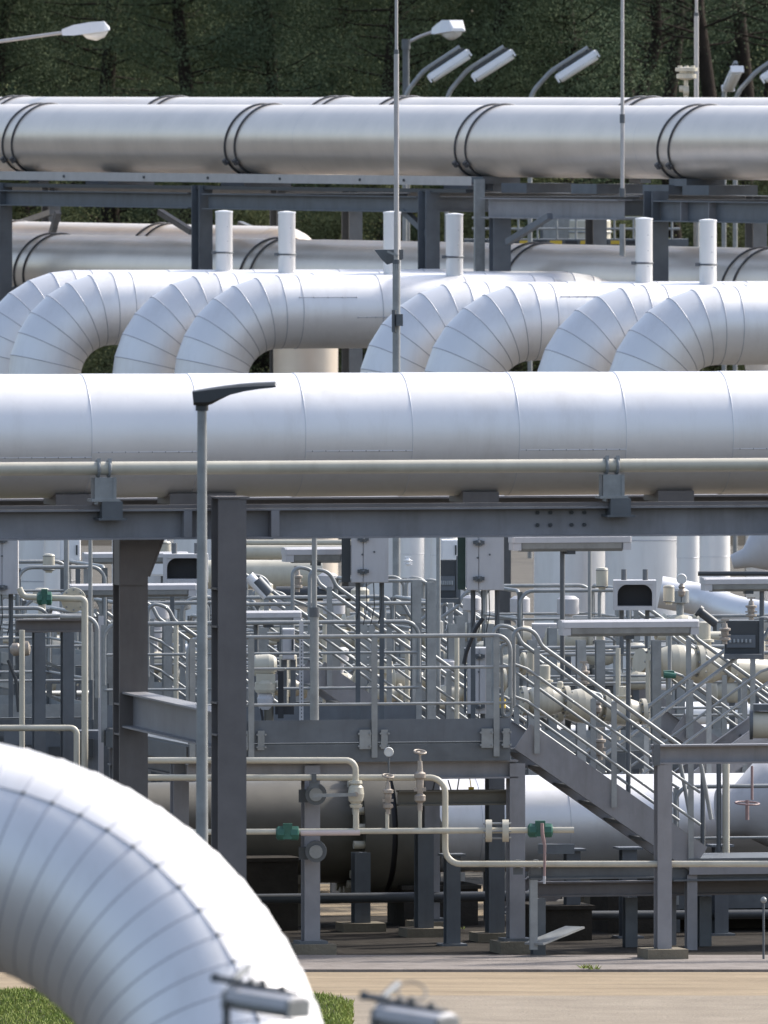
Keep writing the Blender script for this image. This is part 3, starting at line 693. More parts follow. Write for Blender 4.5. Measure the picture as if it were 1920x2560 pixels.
def place(k, px, D, label, s=1.0):
    src = protos[k] if k < 4 else shrub; loc = (V(px,0,D).x, D, 0)
    if k not in used:
        used.add(k); src.location = loc; src.rotation_euler = (0,0,rn.uniform(0,6)); src.scale = (s,s,s); src['label'] = label; src['group'] = 'trees of the dark wood'; return src
    return tree_copy(src, loc, rn.uniform(0,6.2), s, label)
DG = 'dense dark pine in the wood, its crown merging with its neighbours'
DG2 = 'tall bare-stemmed pine in the shadowed gap of the wood at the right'
DG3 = 'olive green bushy tree along the front of the wood'
for i, px in enumerate(range(-250, 1500, 240)): place(i%3, px+rn.uniform(-50,50), 338+rn.uniform(0,7), DG, rn.uniform(.95,1.1))
for i, px in enumerate(range(-1000, 1600, 230)): place((i+1)%3, px+rn.uniform(-60,60), 352+rn.uniform(0,8), DG, rn.uniform(.95,1.15))
for i, px in enumerate(range(-1400, 3400, 250)): place((i+2)%3, px+rn.uniform(-60,60), 372+rn.uniform(0,10), DG, rn.uniform(1.05,1.25))
for px, D in ((1610,346),(1690,350),(1770,344),(1865,352),(1945,347),(1560,358)): place(3, px, D, DG2, rn.uniform(.95,1.1))
for px, D, s in ((120,332,1.0),(500,334,.95),(1560,336,.74),(1990,331,1.2),(1800,341,.80),(-120,333,1.1),(900,333,.9),(1270,334,.93)): place(4, px, D, DG3, s)

# the deep wood behind the first rows: one mass nobody could count
rn = random.Random(9); tips = []
for _ in range(11000):
    tips.append((Vector((rn.uniform(-28,30), rn.uniform(388,402), rn.uniform(2,15.5))), rn.uniform(.8,1.5)))
wd = foliage(rn, tips, 16, .5, .24)
for _ in range(40):
    x = rn.uniform(-28,30); y = rn.uniform(386,400); wd.tube([(x,y,0),(x+rn.gauss(0,.3),y,16)],[.2,.08],6)
tag(wd.build('deep_wood', LEAF[1], loc=(0,395,0)), 'dark depth of the wood behind the first rows of pines', 'wood', kind='stuff')
# ------------------------------------------------------------------ the process yard between the racks
def W(px, D0, back=0.0, z=0.0):
    p = on(Vector((0, D0, 0)), A13, px) + T13*back; p.z = z; return p
def zy(py, D): return V(0, py, D).z
def railing(t, pts, h=1.1, mids=(.36,.70), r=.021, spacing=1.25, posts=None, ends=True, m_=None, toe=None, toem=None):
    """handrail with rounded ends, mid rails and flat posts along pts (points at deck level)"""
    m_ = m_ or GALV
    pts = [Vector(p) for p in pts]; top = [p+UP*h for p in pts]
    a, b = pts[0], pts[-1]
    path = ([a+UP*.45]+top+[b+UP*.45]) if ends else top
    q = MB(); q.tube(fillet(path, .16, 6), r*1.1, 10); q.build('handrail', m_, t)
    for k in mids:
        q = MB(); q.tube([p+UP*h*k for p in pts], r*.72, 8); q.build('mid_rail', m_, t)
    if posts is None:
        posts = []
        for p, s in zip(pts, pts[1:]):
            n = max(1, round((s-p).length/spacing)); posts += [p.lerp(s, i/n) for i in range(n+1)]
    for p in posts:
        q = MB(); q.bar(p-UP*.16, p+UP*(h-.01), .062, .016, T13); q.build('post', m_, t)
    if toe:
        for p, s in zip(pts, pts[1:]):
            q = MB(); q.bar(p+UP*toe/2, s+UP*toe/2, .006, toe, UP); q.build('toe_board', toem or m_, t)
def platform(label, px0, px1, D0, z, depth, cat='platform', front=True, back=True, left=False, right=False, h=1.1, posts=None, legs=True, group=None, toe=.15, mids=(.36,.70), steel=None, toem=None):
    steel = steel or GALVD
    f0, f1 = W(px0,D0,0,z), W(px1,D0,0,z); b0, b1 = f0+T13*depth, f1+T13*depth
    c = (f0+b1)/2; t = thing('access_platform', label, cat, (c.x,c.y,0), group)
    q = MB(); q.box((f0+b1)/2-UP*.02, (f1-f0).length-.03, depth-.06, .03, A13); q.build('deck', GALVD, t)
    q = MB(); q.chan(f0-UP*.115, f1-UP*.115, .18, .07, -T13); q.build('edge_beam', steel, t)
    q = MB(); q.chan(b0-UP*.115, b1-UP*.115, .18, .07, T13); q.build('edge_beam', steel, t)
    for a, b in ((f0,b0),(f1,b1)):
        q = MB(); q.chan(a-UP*.115+T13*.08, b-UP*.115-T13*.08, .17, .06, -A13 if a is f0 else A13); q.build('edge_beam', steel, t)
    if legs:
        n = max(1, round((f1-f0).length/3.2))
        for i in range(n+1):
            for p in (f0.lerp(f1,i/n)+T13*.12, b0.lerp(b1,i/n)-T13*.12):
                q = MB(); q.beam((p.x,p.y,0),(p.x,p.y,z-.21),.12,.12,T13,.01,.008); q.build('leg', steel, t)
    if front: railing(t, [f0,f1], h, mids, posts=posts, toe=toe, toem=toem)
    if back: railing(t, [b0,b1], h, mids, toe=toe, toem=toem)
    if left: railing(t, [f0,b0], h, mids, toe=toe, toem=toem)
    if right: railing(t, [f1,b1], h, mids, toe=toe, toem=toem)
    return t
def stairs(label, px, D0, z, width=.8, back=0.0, dirn=1, n=None, rise=.19, going=.275, group=None, mids=(.36,.68), sth=.27, m_=None, rails=(0,1), zend=0.0):
    n = n or int((z-zend)/rise); a = W(px,D0,back,z); d = A13*dirn; e = a+d*going*n-UP*rise*n; u = (e-a).normalized()
    t = thing('staircase', label, 'stairs', (e.x,e.y,max(0,e.z)), group); m_ = m_ or STEEL
    for k in (0,1):
        o_ = T13*width*k; q = MB(); q.chan(a+o_-UP*.02, e+o_-UP*.02, sth, .06, -T13 if k == 0 else T13); q.build('stringer', m_, t)
    for i in range(1, n+1):
        p = a+d*going*(i-.5)-UP*rise*i+T13*width/2; q = MB(); q.box(p, going+.02, width-.03, .035, d); q.build('tread', GALVD, t)
    for k in rails:
        o_ = T13*(width*k+(.03 if k else -.03)); hh = Vector((0,0,1.02))
        p0, p1 = a+o_, e+o_
        q = MB(); q.tube(fillet([p0-d*.10+UP*.30, p0-d*.10+hh+UP*.10, p0+d*.12+hh+UP*.06, p0+d*.2+hh-UP*.10, p1+hh, p1+d*.12+UP*.3+UP*.1], .16, 6), .022, 10); q.build('handrail', GALV, t)
        for f_ in mids:
            q = MB(); q.tube([p0-d*.10+UP*(1.02*f_+.05), p0+d*.04+UP*1.02*f_, p1+UP*1.02*f_], .016, 8); q.build('mid_rail', GALV, t)
        m = max(2, round((e-a).length/.95))
        for i in range(m+1):
            p = p0.lerp(p1, (i+.18)/(m+.3)); q = MB(); q.bar(p-UP*.10, p+UP*1.0, .058, .014, T13); q.build('post', GALV, t)
    return t
def hlamp(label, px0, px1, py, D, pole=None, pole_to=None, hpx=40, group='tube lamps over the platforms', pole_from=None, dk=GALVD):
    a, b = V(px0,py,D), V(px1,py,D); a = Vector((a.x,a.y,a.z)); L = (b-a).length; hh = mp(hpx,D)
    c = (a+b)/2; pz = zy(pole_to,D) if pole_to else c.z-hh
    base = Vector((V(pole,0,D).x if pole else c.x, D+.06, pz))
    t = thing('tube_lamp', label, 'lamp', base, group)
    d = (A13*1.0).normalized(); a = c-d*L/2; nz = UP; s = T13
    pr = lambda p,k: [p+s*(x*hh*1.3*k)-UP*(y*hh) for x,y in ((-.5,.45),(-.5,.12),(-.30,0),(.30,0),(.5,.12),(.5,.45))]
    q = MB(); q.loft([pr(a+d*.0,.9),pr(a+d*.02,1),pr(a+d*(L-.02),1),pr(a+d*L,.9)],True,False); q.build('housing', CABIN, t)
    pr2 = lambda p,k: [p+s*(x*hh*1.3*k)-UP*(y*hh) for x,y in ((-.45,.46),(-.40,.80),(-.2,.98),(.2,.98),(.40,.80),(.45,.46))]
    q = MB(); q.loft([pr2(a+d*.09,.9),pr2(a+d*.11,1),pr2(a+d*(L-.11),1),pr2(a+d*(L-.09),.9)],True,False); q.build('diffuser', GALV, t)
    for k in (0,1):
        q = MB(); q.box(a+d*(.05 if k==0 else L-.05)-UP*hh*.68, .085, hh*1.2, hh*.44, d); q.build('end_cap', CABIN, t)
    q = MB(); q.box(c-UP*hh*1.0, .09,.12,hh*.30,d); q.build('bracket', CHAR, t)
    if pole:
        q = MB(); zt2 = zy(pole_from,D) if pole_from else c.z-hh*.9
        q.tube([base, Vector((base.x,base.y,zt2))], mp(6,D), 10); q.build('pole', dk, t)
    return t
def pipe(label, pts, rpx, D=None, m_=None, fr_=.12, n=14, name='process_pipe', cat='pipe', group=None, clamps=()):
    P_ = [V(p[0],p[1],p[2] if len(p)>2 else D) for p in pts]; r_ = mp(rpx, P_[0].y)
    q = MB(); q.tube(fillet(P_, fr_, 6) if len(P_)>2 else P_, r_, n); q.mi = [0]*len(q.f)
    o = q.build(name, m_ or CREAM, None, (P_[-1].x,P_[-1].y,min(p.z for p in P_))); tag(o,label,cat,group)
    for (cx,cy) in clamps:
        k = MB(); p = V(cx,cy,P_[0].y); k.box(p,.05,r_*2.6,r_*2.7); k.box(p-UP*r_*2.2,.10,.06,.07); k.build('clamp',GALVD,o)
    return o
def gauge(label, px, py, D, stem_to, r=12, body=True):
    t = thing('pressure_gauge', label, 'gauge', V(px,stem_to,D))
    p = V(px,py,D); q = MB(); q.lathe(p+Vector((0,.03,0)), Vector((0,-1,0)), [(mp(r,D),0),(mp(r,D),.045),(mp(r*.9,D),.06),(mp(r*.9,D),.052)], 18); q.build('dial', DIAL, t)
    q = MB(); q.tube([V(px,stem_to,D),p-UP*mp(r*.8,D)], .011, 8); q.build('stem', GALVD, t)
    if body:
        q = MB(); pb_ = V(px,(py+stem_to)/2,D); q.lathe(pb_-UP*.07, UP, [(.02,0),(.04,.02),(.045,.06),(.03,.09),(.04,.11),(.02,.14)], 10); q.build('valve_body', BRASS, t)
    return t
def needle_valve(label, px, ytop, ybot, D, w_=14, m_=BRASS, wheel=True):
    zt1, zb1 = zy(ytop,D), zy(ybot,D); H = zt1-zb1; x = V(px,0,D).x; r_ = mp(w_,D); c = Vector((x,D,zb1))
    t = thing('instrument_valve', label, 'valve', c)
    q = MB(); q.lathe(c, UP, [(r_*.5,0),(r_*.5,H*.12),(r_*1.1,H*.16),(r_*1.1,H*.24),(r_*.6,H*.27),(r_*.75,H*.42),(r_*.75,H*.50),(r_*1.15,H*.53),(r_*1.15,H*.60),(r_*.6,H*.63),(r_*.45,H*.80)], 12)
    q.box(c+UP*H*.34, r_*2.3, r_*.9, H*.06); q.build('body', m_, t)
    q = MB(); q.cyl(c+UP*H*.78, c+UP*H*.96, r_*.22, 8); 
    if wheel:
        q.ring(c+UP*H*.95, Vector((.15,-.25,1)), r_*1.15, r_*.20, 18, 6)
        for k in range(3):
            a_ = k*2*PI/3; q.tube([c+UP*H*.95, c+UP*H*.95+Vector((math.cos(a_),math.sin(a_),0))*r_*1.1], r_*.13, 6)
    else: q.box(c+UP*H*.92, r_*1.6, r_*.5, H*.08)
    q.build('handwheel', m_, t); return t
def actuator_valve(label, px, py, D, r, along=A13, act=0, m_=None, am=None):
    """cream ball valve in a horizontal pipe: round body, bolted flanges, bonnet and an actuator drum"""
    m_ = m_ or CREAM; c = V(px,py,D); R = mp(r,D); t = thing('ball_valve', label, 'valve', c-UP*R)
    d = Vector(along).normalized()
    q = MB(); q.lathe(c-d*R*1.5, d, [(R*.62,0),(R*.62,R*.25),(R*.8,R*.5),(R,R*1.1),(R*1.04,R*1.5),(R,R*1.9),(R*.8,R*2.5),(R*.62,R*2.75),(R*.62,R*3)], 22); q.build('body', m_, t)
    for k in (-1,1):
        q = MB(); p = c+d*k*R*1.45; q.cyl(p-d*R*.16, p+d*R*.16, R*.98, 22)
        f_ = q.build('flange', m_, t); b = MB(); u = d.cross(UP).normalized()
        for i in range(8):
            a_ = i*PI/4; o_ = (u*math.cos(a_)+UP*math.sin(a_))*R*.82; b.cyl(p+o_-d*R*.28,p+o_+d*R*.28,R*.08,6)
        b.build('bolts', GALV, f_)
    if act:
        A_ = mp(act,D); q = MB(); q.lathe(c+UP*R*.85, UP, [(R*.4,0),(R*.4,A_*.25),(R*.55,A_*.26),(R*.55,A_*.34),(R*.36,A_*.36),(R*.36,A_*.95),(R*.2,A_)], 16); q.build('actuator', am or m_, t)
    return t
def drum(label, px, y0, y1, D, w_, m_=None, cat='actuator', name='valve_actuator', cables=False):
    x = V(px,0,D).x; zt1, zb1 = zy(y0,D), zy(y1,D); H = zt1-zb1; r_ = mp(w_/2,D); c = Vector((x,D,zb1)); t = thing(name,label,cat,c)
    q = MB(); q.lathe(c, UP, [(r_*.55,0),(r_*.6,H*.08),(r_,H*.14),(r_,H*.9),(r_*.86,H*.97),(r_*.3,H)], 20); q.build('casing', m_ or CREAM, t)
    q = MB(); q.ring(c+UP*H*.16, UP, r_*1.0, r_*.08, 20, 5); q.ring(c+UP*H*.86, UP, r_*1.0, r_*.05, 20, 5); q.build('band', GALVD, t)
    return t

# --- front platform with its staircase
zp = zy(1855,158)
P1 = platform('large front platform of grey steel behind the two dark columns, under the cabinets', 470, 1276, 158, zp, 4.2, posts=[W(px,158,-.02,zp) for px in (480,627,935,1240)], right=False, legs=False, toe=.235, toem=BLUEG)
for px in (500,785,1298):
    for bk in (.16, 4.05):
        if px == 500 and bk < 1: bk = 1.0
        p = W(px,158,bk); q = MB(); q.beam((p.x,p.y,.13),(p.x,p.y,zp-.24),.17,.165,T13,.013,.009); q.build('column', STEEL, P1)
        q = MB(); q.box((p.x,p.y,.145),.30,.30,.03,A13); q.build('base_plate', GALVD, P1)
q = MB(); q.beam(W(475,158,.15,zp-.30), W(1300,158,.15,zp-.30), .19, .15); q.build('main_beam', STEEL, P1)
q = MB(); q.beam(W(475,158,4.05,zp-.30), W(1300,158,4.05,zp-.30), .19, .15); q.build('main_beam', STEEL, P1)
for px in (510,785,1040,1285):
    q = MB(); q.beam(W(px,158,.24,zp-.30), W(px,158,3.95,zp-.30), .17, .12); q.build('cross_beam', BROWN, P1)
for px in (627,935,1240):
    q = MB(); q.box(W(px-24,158,-.03,zp+.03),.12,.02,.20,A13); q.box(W(px+24,158,-.03,zp+.03),.07,.02,.20,A13)
    for dx in (-40,-12,14,34):
        for dz in (-.04,.09): q.cyl(W(px+dx,158,-.06,zp+dz), W(px+dx,158,-.035,zp+dz), .012, 6)
    q.build('bolt_plate', GALV, P1)
for px, bk in ((785,.16),(1298,.16),(500,1.0),(785,4.05),(1298,4.05)):
    p = W(px,158,bk); f_ = MB(); f_.box((p.x,p.y,.065), .44,.5,.13,A13); tag(f_.build('concrete_foundation', CONC), {785:'concrete block under the front column with the round clamps',1298:'concrete block under the front column beside the staircase',500:'concrete block hidden behind the street lamp pole'}[px] if bk<2 else {785:'concrete block under the back column behind the flanged pipe',1298:'concrete block under the back column behind the staircase'}[px], 'foundation')
# small gate loop at the platform's right end
q = MB(); q.tube(fillet([W(1262,158,.1,zp+.42), W(1258,158,.1,zp+1.0), W(1282,158,.1,zp+1.0), W(1284,158,.1,zp+.25), W(1262,158,.1,zp+.25), W(1262,158,.1,zp+.5)], .09, 5), .018, 8); q.build('gate_loop', GALV, P1)
for px, D, y in ((902,162.5,2318),(1060,161.5,2330),(1237,160.6,2345)):
    x = V(px,0,D).x; zb1 = max(.1, zy(y,D)); t = thing('support_column', {902:'dark steel column behind the flange pair of the big pipe',1060:'dark steel column under the lit end of the big pipe',1237:'dark steel column just left of the front column by the stairs'}[px], 'column', (x,D,0))
    q = MB(); q.beam((x,D,zb1),(x,D,{902:.85,1060:1.15,1237:zp-.25}[px]),.19,.17,T13,.014,.01); q.build('post', BLUEG, t)
    q = MB(); q.box((x,D,zb1/2+.0),.46,.42,zb1,A13); q.build('footing', CONC, t)
S1 = stairs('front staircase descending right from the large platform', 1320, 157.9, zp+.06, .85, .25, 1, 7, rise=.187, going=.272, sth=.31, mids=(.34,.67))

# --- steel frame at the right in front of the stairs
Dq = 156.4; zq = zy(1893,Dq)
t = thing('pipe_support_frame', 'grey steel frame of post and long top beam crossing in front of the stairs foot', 'frame', (V(1657,0,Dq).x,Dq,0))
q = MB(); q.beam(W(1630,Dq,0,zq), W(2500,Dq,0,zq), .20, .18); q.build('beam', STEEL, t)
for px in (1657,2440):
    p = W(px,Dq,0); q = MB(); q.beam((p.x,p.y,.13),(p.x,p.y,zq-.104),.17,.15,T13,.013,.009); q.build('post', STEEL, t)
    q = MB(); q.box((p.x,p.y,.065),.43,.46,.13,A13); q.build('footing', CONC, t)
q = MB(); q.box(W(1636,Dq,-.10,zq),.07,.02,.22,A13); q.build('end_plate', GALVD, t)
# low pipe-support beams
t = thing('low_support_beam', 'low dark steel beams on short posts under the thin lower cream pipe', 'beam', (V(1500,0,157.4).x,157.4,0))
for y, D, px0, px1, h in ((2185,157.3,1322,1640,.15),(2228,158.6,1340,2400,.16),(2192,158.2,1680,2400,.16)):
    q = MB(); q.beam(W(px0,D,0,zy(y,D)), W(px1,D,0,zy(y,D)), h, .14); q.build('beam', GALVD if y<2200 else BROWN, t)
for px, D, y in ((1345,157.5,2255),(1575,158.9,2250),(1760,158.9,2250),(2250,158.9,2250)):
    p = W(px,D); q = MB(); q.beam((p.x,p.y,0.0),(p.x,p.y,zy(2236,D)-.06),.14,.13,T13,.01,.008); q.build('leg', GALVD, t)
p = W(1335,157.0); q = MB(); q.chan((p.x,p.y,.10),(p.x,p.y,zy(2205,157)), .08,.04,Vector((.3,-1,0)))
t2 = tag(q.build('perforated_post', GALV), 'perforated strut post beside the right front column, with a slanting foot plate', 'post')
q = MB(); q.bar(p+Vector((0,0,.16)), W(1455,157.2,.3,.30), .24, .02); q.build('foot_plate', GALV, t2)
q = MB(); p = V(1909,2255,156.9); q.tube([(p.x,p.y,.02),(p.x,p.y,p.z)],.012,8)
o = tag(q.build('marker_pole', GALVD), 'thin marker pole with a ball top at the right edge of the pavement', 'pole')
q = MB(); q.ball(p+UP*.02,.035,10); q.build('ball_top', GALV, o)

# --- big pipe under the platform
Dp = 164.0; cp = V(960,2062,Dp)
t = thing('gas_main', 'big pipe at ankle height running under the platform and stairs, dark flanged joint at left', 'pipe', (cp.x,cp.y,0))
q = MB(); rB = mp(120,Dp); xs = [on(cp,A13,px) for px in (1020,1180,1400,1660,1930,2200,2500)]
clad_sweep(q, xs, rB, 48, .004); q.build('cladding', [CLAD, SEAML], t)
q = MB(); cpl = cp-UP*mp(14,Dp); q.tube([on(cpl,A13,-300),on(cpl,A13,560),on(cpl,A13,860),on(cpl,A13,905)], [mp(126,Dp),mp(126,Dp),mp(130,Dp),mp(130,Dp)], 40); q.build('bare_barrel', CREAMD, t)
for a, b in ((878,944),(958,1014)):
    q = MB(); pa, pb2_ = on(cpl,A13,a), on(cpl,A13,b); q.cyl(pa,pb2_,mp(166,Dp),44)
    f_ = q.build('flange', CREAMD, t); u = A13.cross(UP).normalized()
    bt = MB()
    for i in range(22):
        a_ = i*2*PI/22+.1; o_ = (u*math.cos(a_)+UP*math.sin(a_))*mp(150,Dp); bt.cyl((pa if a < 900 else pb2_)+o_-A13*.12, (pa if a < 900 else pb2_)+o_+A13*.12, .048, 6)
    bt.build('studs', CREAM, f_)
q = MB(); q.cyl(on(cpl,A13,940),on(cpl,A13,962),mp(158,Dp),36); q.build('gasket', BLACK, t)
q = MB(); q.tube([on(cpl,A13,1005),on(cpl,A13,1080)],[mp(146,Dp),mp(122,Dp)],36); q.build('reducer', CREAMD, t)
for px in (700,1480,1860):
    q = MB(); p = on(cp,A13,px); q.box((p.x,p.y,(p.z-rB)/2-.05), .35,.7,p.z-rB-.02,A13); q.box((p.x,p.y,p.z-rB-.04),.5,.9,.10,A13); q.build('pipe_support', CONC, t)

# --- small-bore cream piping in front of it (with valves)
DA = 157.2
pipe('upper small cream pipe below the platform that elbows down into a ball valve', [(330,1901,DA),(889,1901,DA),(889,1962,DA)], 8, m_=CREAM, fr_=.10)
pipe('cream pipe below the platform that drops and runs on right at knee height', [(330,1944,DA+.15),(1113,1944,DA+.15),(1113,2160,DA+.15),(2300,2160,DA-.4)], 8, m_=CREAM, fr_=.16, clamps=((785,1944),(1295,2160),(1670,2160),(1340,2160)))
pipe('straight cream pipe with green fittings low in front of the dark flanged main', [(330,2081,DA),(1435,2075,DA)], 7.5, m_=CREAM)
pipe('short cream drop pipe between the ball valve and the low cream pipe', [(890,2020,DA),(890,2080,DA)], 7.5, m_=CREAM)
for px, y, lb in ((968,2030,'thin cream riser under the gauge valve'),(1050,2022,'thin cream riser under the tall handwheel valve')):
    pipe(lb, [(px,y,DA),(px,2080,DA)], 4.6, m_=CREAM)
def ball_valve_v(label, px, py, D, lever):
    c = V(px,py,D); t = thing('ball_valve', label, 'valve', c-UP*.14)
    q = MB(); q.lathe(c-UP*.14, UP, [(.06,0),(.068,.03),(.05,.04),(.075,.07),(.085,.14),(.075,.21),(.05,.24),(.068,.25),(.06,.28)], 18); q.build('body', CREAM, t)
    q = MB(); q.cyl(c-Vector((0,.12,0)), c, .028, 10); q.build('stem', BRASS, t)
    q = MB(); q.bar(c-Vector((0,.115,0)), Vector(lever), .012, .035, UP); q.build('lever', GALV, t); return t
ball_valve_v('cream ball valve with a long grey lever pointing left', 890, 1985, DA, V(782,1989,DA-.1))
needle_valve('brown gauge valve standing on the low cream pipe under the small white gauge', 970, 1935, 2035, DA, 12, BRASS, True)
gauge('small white pressure gauge under the platform beam', 972, 1880, DA-.02, 1932, 12, False)
needle_valve('tall brown handwheel valve right of the small white gauge', 1050, 1872, 2026, DA, 13, BRASS, True)
def green_fit(label, px0, px1, py, D, lever=None):
    a, b = V(px0,py,D), V(px1,py,D); d = (b-a); L = d.length; d.normalize(); t = thing('green_valve', label, 'valve', (a+b)/2-UP*.06)
    q = MB(); q.lathe(a, d, [(.045,0),(.075,.02),(.075,L*.35),(.055,L*.4),(.06,L*.6),(.075,L*.66),(.075,L*.95),(.045,L)], 8, 0, False); q.box((a+b)/2+UP*.02,L*.4,.12,.16); q.build('body', GREEN, t)
    if lever:
        q = MB(); pts = [V(x,y,D-.12) for x,y in lever]; q.tube(pts, [.018,.02,.016,.012][:len(pts)], 8); q.build('lever', REDP, t)
        q = MB(); q.tube([pts[-1]+UP*.02, pts[-1]-UP*.06], [.016,.014], 8); q.build('grip', CABIN, t)
    return t
green_fit('green valve at the left of the low cream pipe beside the dark column', 690, 748, 2083, DA)
green_fit('green valve at the right end of the low cream pipe with a hanging red lever', 1319, 1382, 2076, DA, [(1355,2058),(1356,2085),(1362,2115),(1361,2195)])
q = MB(); a = V(752,2081,DA)
q.tube([a, V(900,2080,DA)], mp(8.6,DA), 12); tag(q.build('marking_tape', mat('pale_pink_tape',(0.62,0.52,0.50),0,.5,.05)), 'pale pink marking sleeve around the low cream pipe', 'tape')
t = thing('flange_pair', 'pair of bolted cream flanges on the low cream pipe near the stairs column', 'flange', V(1243,2105,DA))
for k in (1222,1264):
    q = MB(); q.cyl(V(k-8,2077,DA),V(k+8,2077,DA),mp(28,DA),20); q.build('flange', CREAM, t)
q = MB()
for i in range(6):
    a_ = i*PI/3; o_ = Vector((0,math.cos(a_),math.sin(a_)))*mp(21,DA); q.cyl(V(1208,2077,DA)+o_,V(1278,2077,DA)+o_,.011,6)
q.build('studs', GALV, t)
for y, lb in ((1985,'upper round grey pipe clamp on the column left of the dark flanges'),(2128,'lower round grey pipe clamp on the column left of the dark flanges')):
    c = V(790,y,157.75); t = thing('round_clamp', lb, 'clamp', c-UP*.1); q = MB(); q.cyl(c-Vector((0,.10,0)),c+Vector((0,.08,0)),mp(27,157),18); q.build('body', GALVD, t)
    q = MB(); q.cyl(c-Vector((0,.14,0)),c-Vector((0,.10,0)),mp(17,157),14); q.build('cover', GALV, t)
    q = MB(); q.box(c-Vector((.13,0,.02)),.10,.10,.13); q.build('gland', CHAR, t)
# nozzle, tag and small fittings
q = MB(); q.bar(V(1345,2122,158.6),V(1436,2122,158.6),.16,.10); tag(q.build('mounting_bracket', GALVD), 'small grey bracket behind the hanging red lever', 'bracket')
t = thing('vent_hose', 'thin dark cable looping under the platform beside the lit pipe end', 'cable', V(1075,2010,161)); q = MB()
q.tube(fillet([V(1050,1960,161),V(1075,2010,161),V(1090,1940,161)],.1,6),.008,6); q.tube(fillet([V(1120,1950,161),V(1138,2010,161),V(1150,1930,161)],.1,6),.008,6); q.build('cable', CHAR, t)
t = thing('safety_tag', 'small yellow tag hanging under the platform near the right column', 'tag', V(1178,1990,161)); q = MB(); q.box(V(1178,1978,161),.06,.01,.09); q.tube([V(1178,1970,161),V(1172,1930,161)],.006,6); q.build('tag', YELL, t)

# low landing at the stair foot, plinths and dark supports in the shade below
zl = zp+.06-7*.187
f0, f1 = W(1735,157.9,.2,zl), W(2420,157.9,.2,zl)
t = thing('landing', 'low steel landing at the foot of the front staircase', 'landing', ((f0.x+f1.x)/2, f0.y+.6, 0))
q = MB(); q.box((f0+f1)/2+T13*.55-UP*.02, (f1-f0).length, 1.1, .03, A13); q.build('deck', GALVD, t)
for o_ in (0, 1.1):
    q = MB(); q.chan(f0+T13*o_-UP*.10, f1+T13*o_-UP*.10, .15, .06, -T13 if o_ == 0 else T13); q.build('edge_beam', STEEL, t)
for px in (1745,2080,2400):
    for o_ in (.1,1.0):
        p = W(px,157.9,.2+o_); q = MB(); q.beam((p.x,p.y,0),(p.x,p.y,zl-.18),.11,.11,T13,.01,.008); q.build('leg', STEEL, t)
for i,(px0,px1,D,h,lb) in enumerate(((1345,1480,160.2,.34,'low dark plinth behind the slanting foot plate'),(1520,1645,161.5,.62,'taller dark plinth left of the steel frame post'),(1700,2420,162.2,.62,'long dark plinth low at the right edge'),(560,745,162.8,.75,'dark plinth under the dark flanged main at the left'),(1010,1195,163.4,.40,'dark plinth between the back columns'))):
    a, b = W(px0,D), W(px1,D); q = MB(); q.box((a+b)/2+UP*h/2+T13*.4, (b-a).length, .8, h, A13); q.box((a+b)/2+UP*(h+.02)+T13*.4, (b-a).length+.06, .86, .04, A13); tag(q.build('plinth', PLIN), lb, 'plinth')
for px, D, w_, lb in ((1130,159.6,.15,'dark post under the bend of the knee-high cream pipe'),(1430,160.4,.15,'dark post behind the slanting foot plate'),(1570,160.6,.16,'dark post below the middle of the stringer'),(1800,160.9,.15,'dark post below the low landing')):
    p = W(px,D); q = MB(); zt2 = .95; q.beam((p.x,p.y,.03),(p.x,p.y,zt2),w_,w_,T13,.012,.009); q.box((p.x,p.y,.015),w_+.12,w_+.12,.03,A13); q.box((p.x,p.y,zt2+.012),w_+.10,w_+.10,.024,A13); tag(q.build('steel_post', BLUEG), lb, 'post')
pipe('dark drain pipe low behind the front columns', [(600,2248,161.8),(1330,2240,162.4)], 13, m_=CHAR)
pipe('second dark drain pipe low at the right below the landing', [(1340,2290,161.2),(2300,2282,162.4)], 12, m_=CHAR)
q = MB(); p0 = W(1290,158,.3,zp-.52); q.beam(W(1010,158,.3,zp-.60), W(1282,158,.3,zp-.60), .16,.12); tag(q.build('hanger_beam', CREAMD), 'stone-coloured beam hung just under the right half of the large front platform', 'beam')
# --- more platforms, rails and stairs behind the front platform
def plat_y(label, px0, px1, D0, ytop, depth, **k): return platform(label, px0, px1, D0, zy(ytop,D0)-1.1, depth, **k)
plat_y('grey walkway behind the front platform, rail level with its white lamp', 560, 1092, 172, 1508, 2.2, left=False, right=True, group=None)
plat_y('high landing with rounded rails between the two light grey cabinets', 905, 1078, 182, 1452, 1.4, right=False, left=True, toe=.12)
stairs('stairs descending right from the high landing behind the right cabinet', 1080, 182, zy(1452,182)-1.1, .8, .1, 1)
stairs('stairs crossing behind the front platform railing, lit along their rails', 800, 167, zy(1470,167)-.9, .8, .1, 1)
stairs('second flight of stairs behind the front platform, farther back', 640, 176, zy(1480,176)-.9, .8, .1, 1)
plat_y('landing with looped rails under the dark instrument window', 1300, 1572, 176, 1480, 1.8, left=True, right=True, toe=.12)
stairs('stairs leading right from the landing with looped rails', 1575, 176, zy(1480,176)-1.1, .85, .2, 1, mids=(.5,))
stairs('far right stairs passing behind the big cream valve', 1700, 167, zy(1585,167)-1.0, .85, .1, 1, mids=(.5,))
stairs('far right stairs climbing the other way beside the cream drum', 1960, 165.2, zy(1585,165)-1.0, .75, .1, -1, mids=(.5,))
plat_y('left back platform with looped rails under the green valve', 45, 262, 171, 1412, 2.0, right=True, left=True, toe=.12)
plat_y('left front platform below the green valve at the picture edge', -300, 240, 166, 1533, 2.5, right=True, left=False, toe=.14)
plat_y('small back platform whose rails show between the two dark columns', 300, 640, 174, 1503, 2.0, left=True, right=True, toe=.12)
stairs('stairs seen between the two dark columns', 395, 170, zy(1530,170)-1.0, .8, .1, 1)
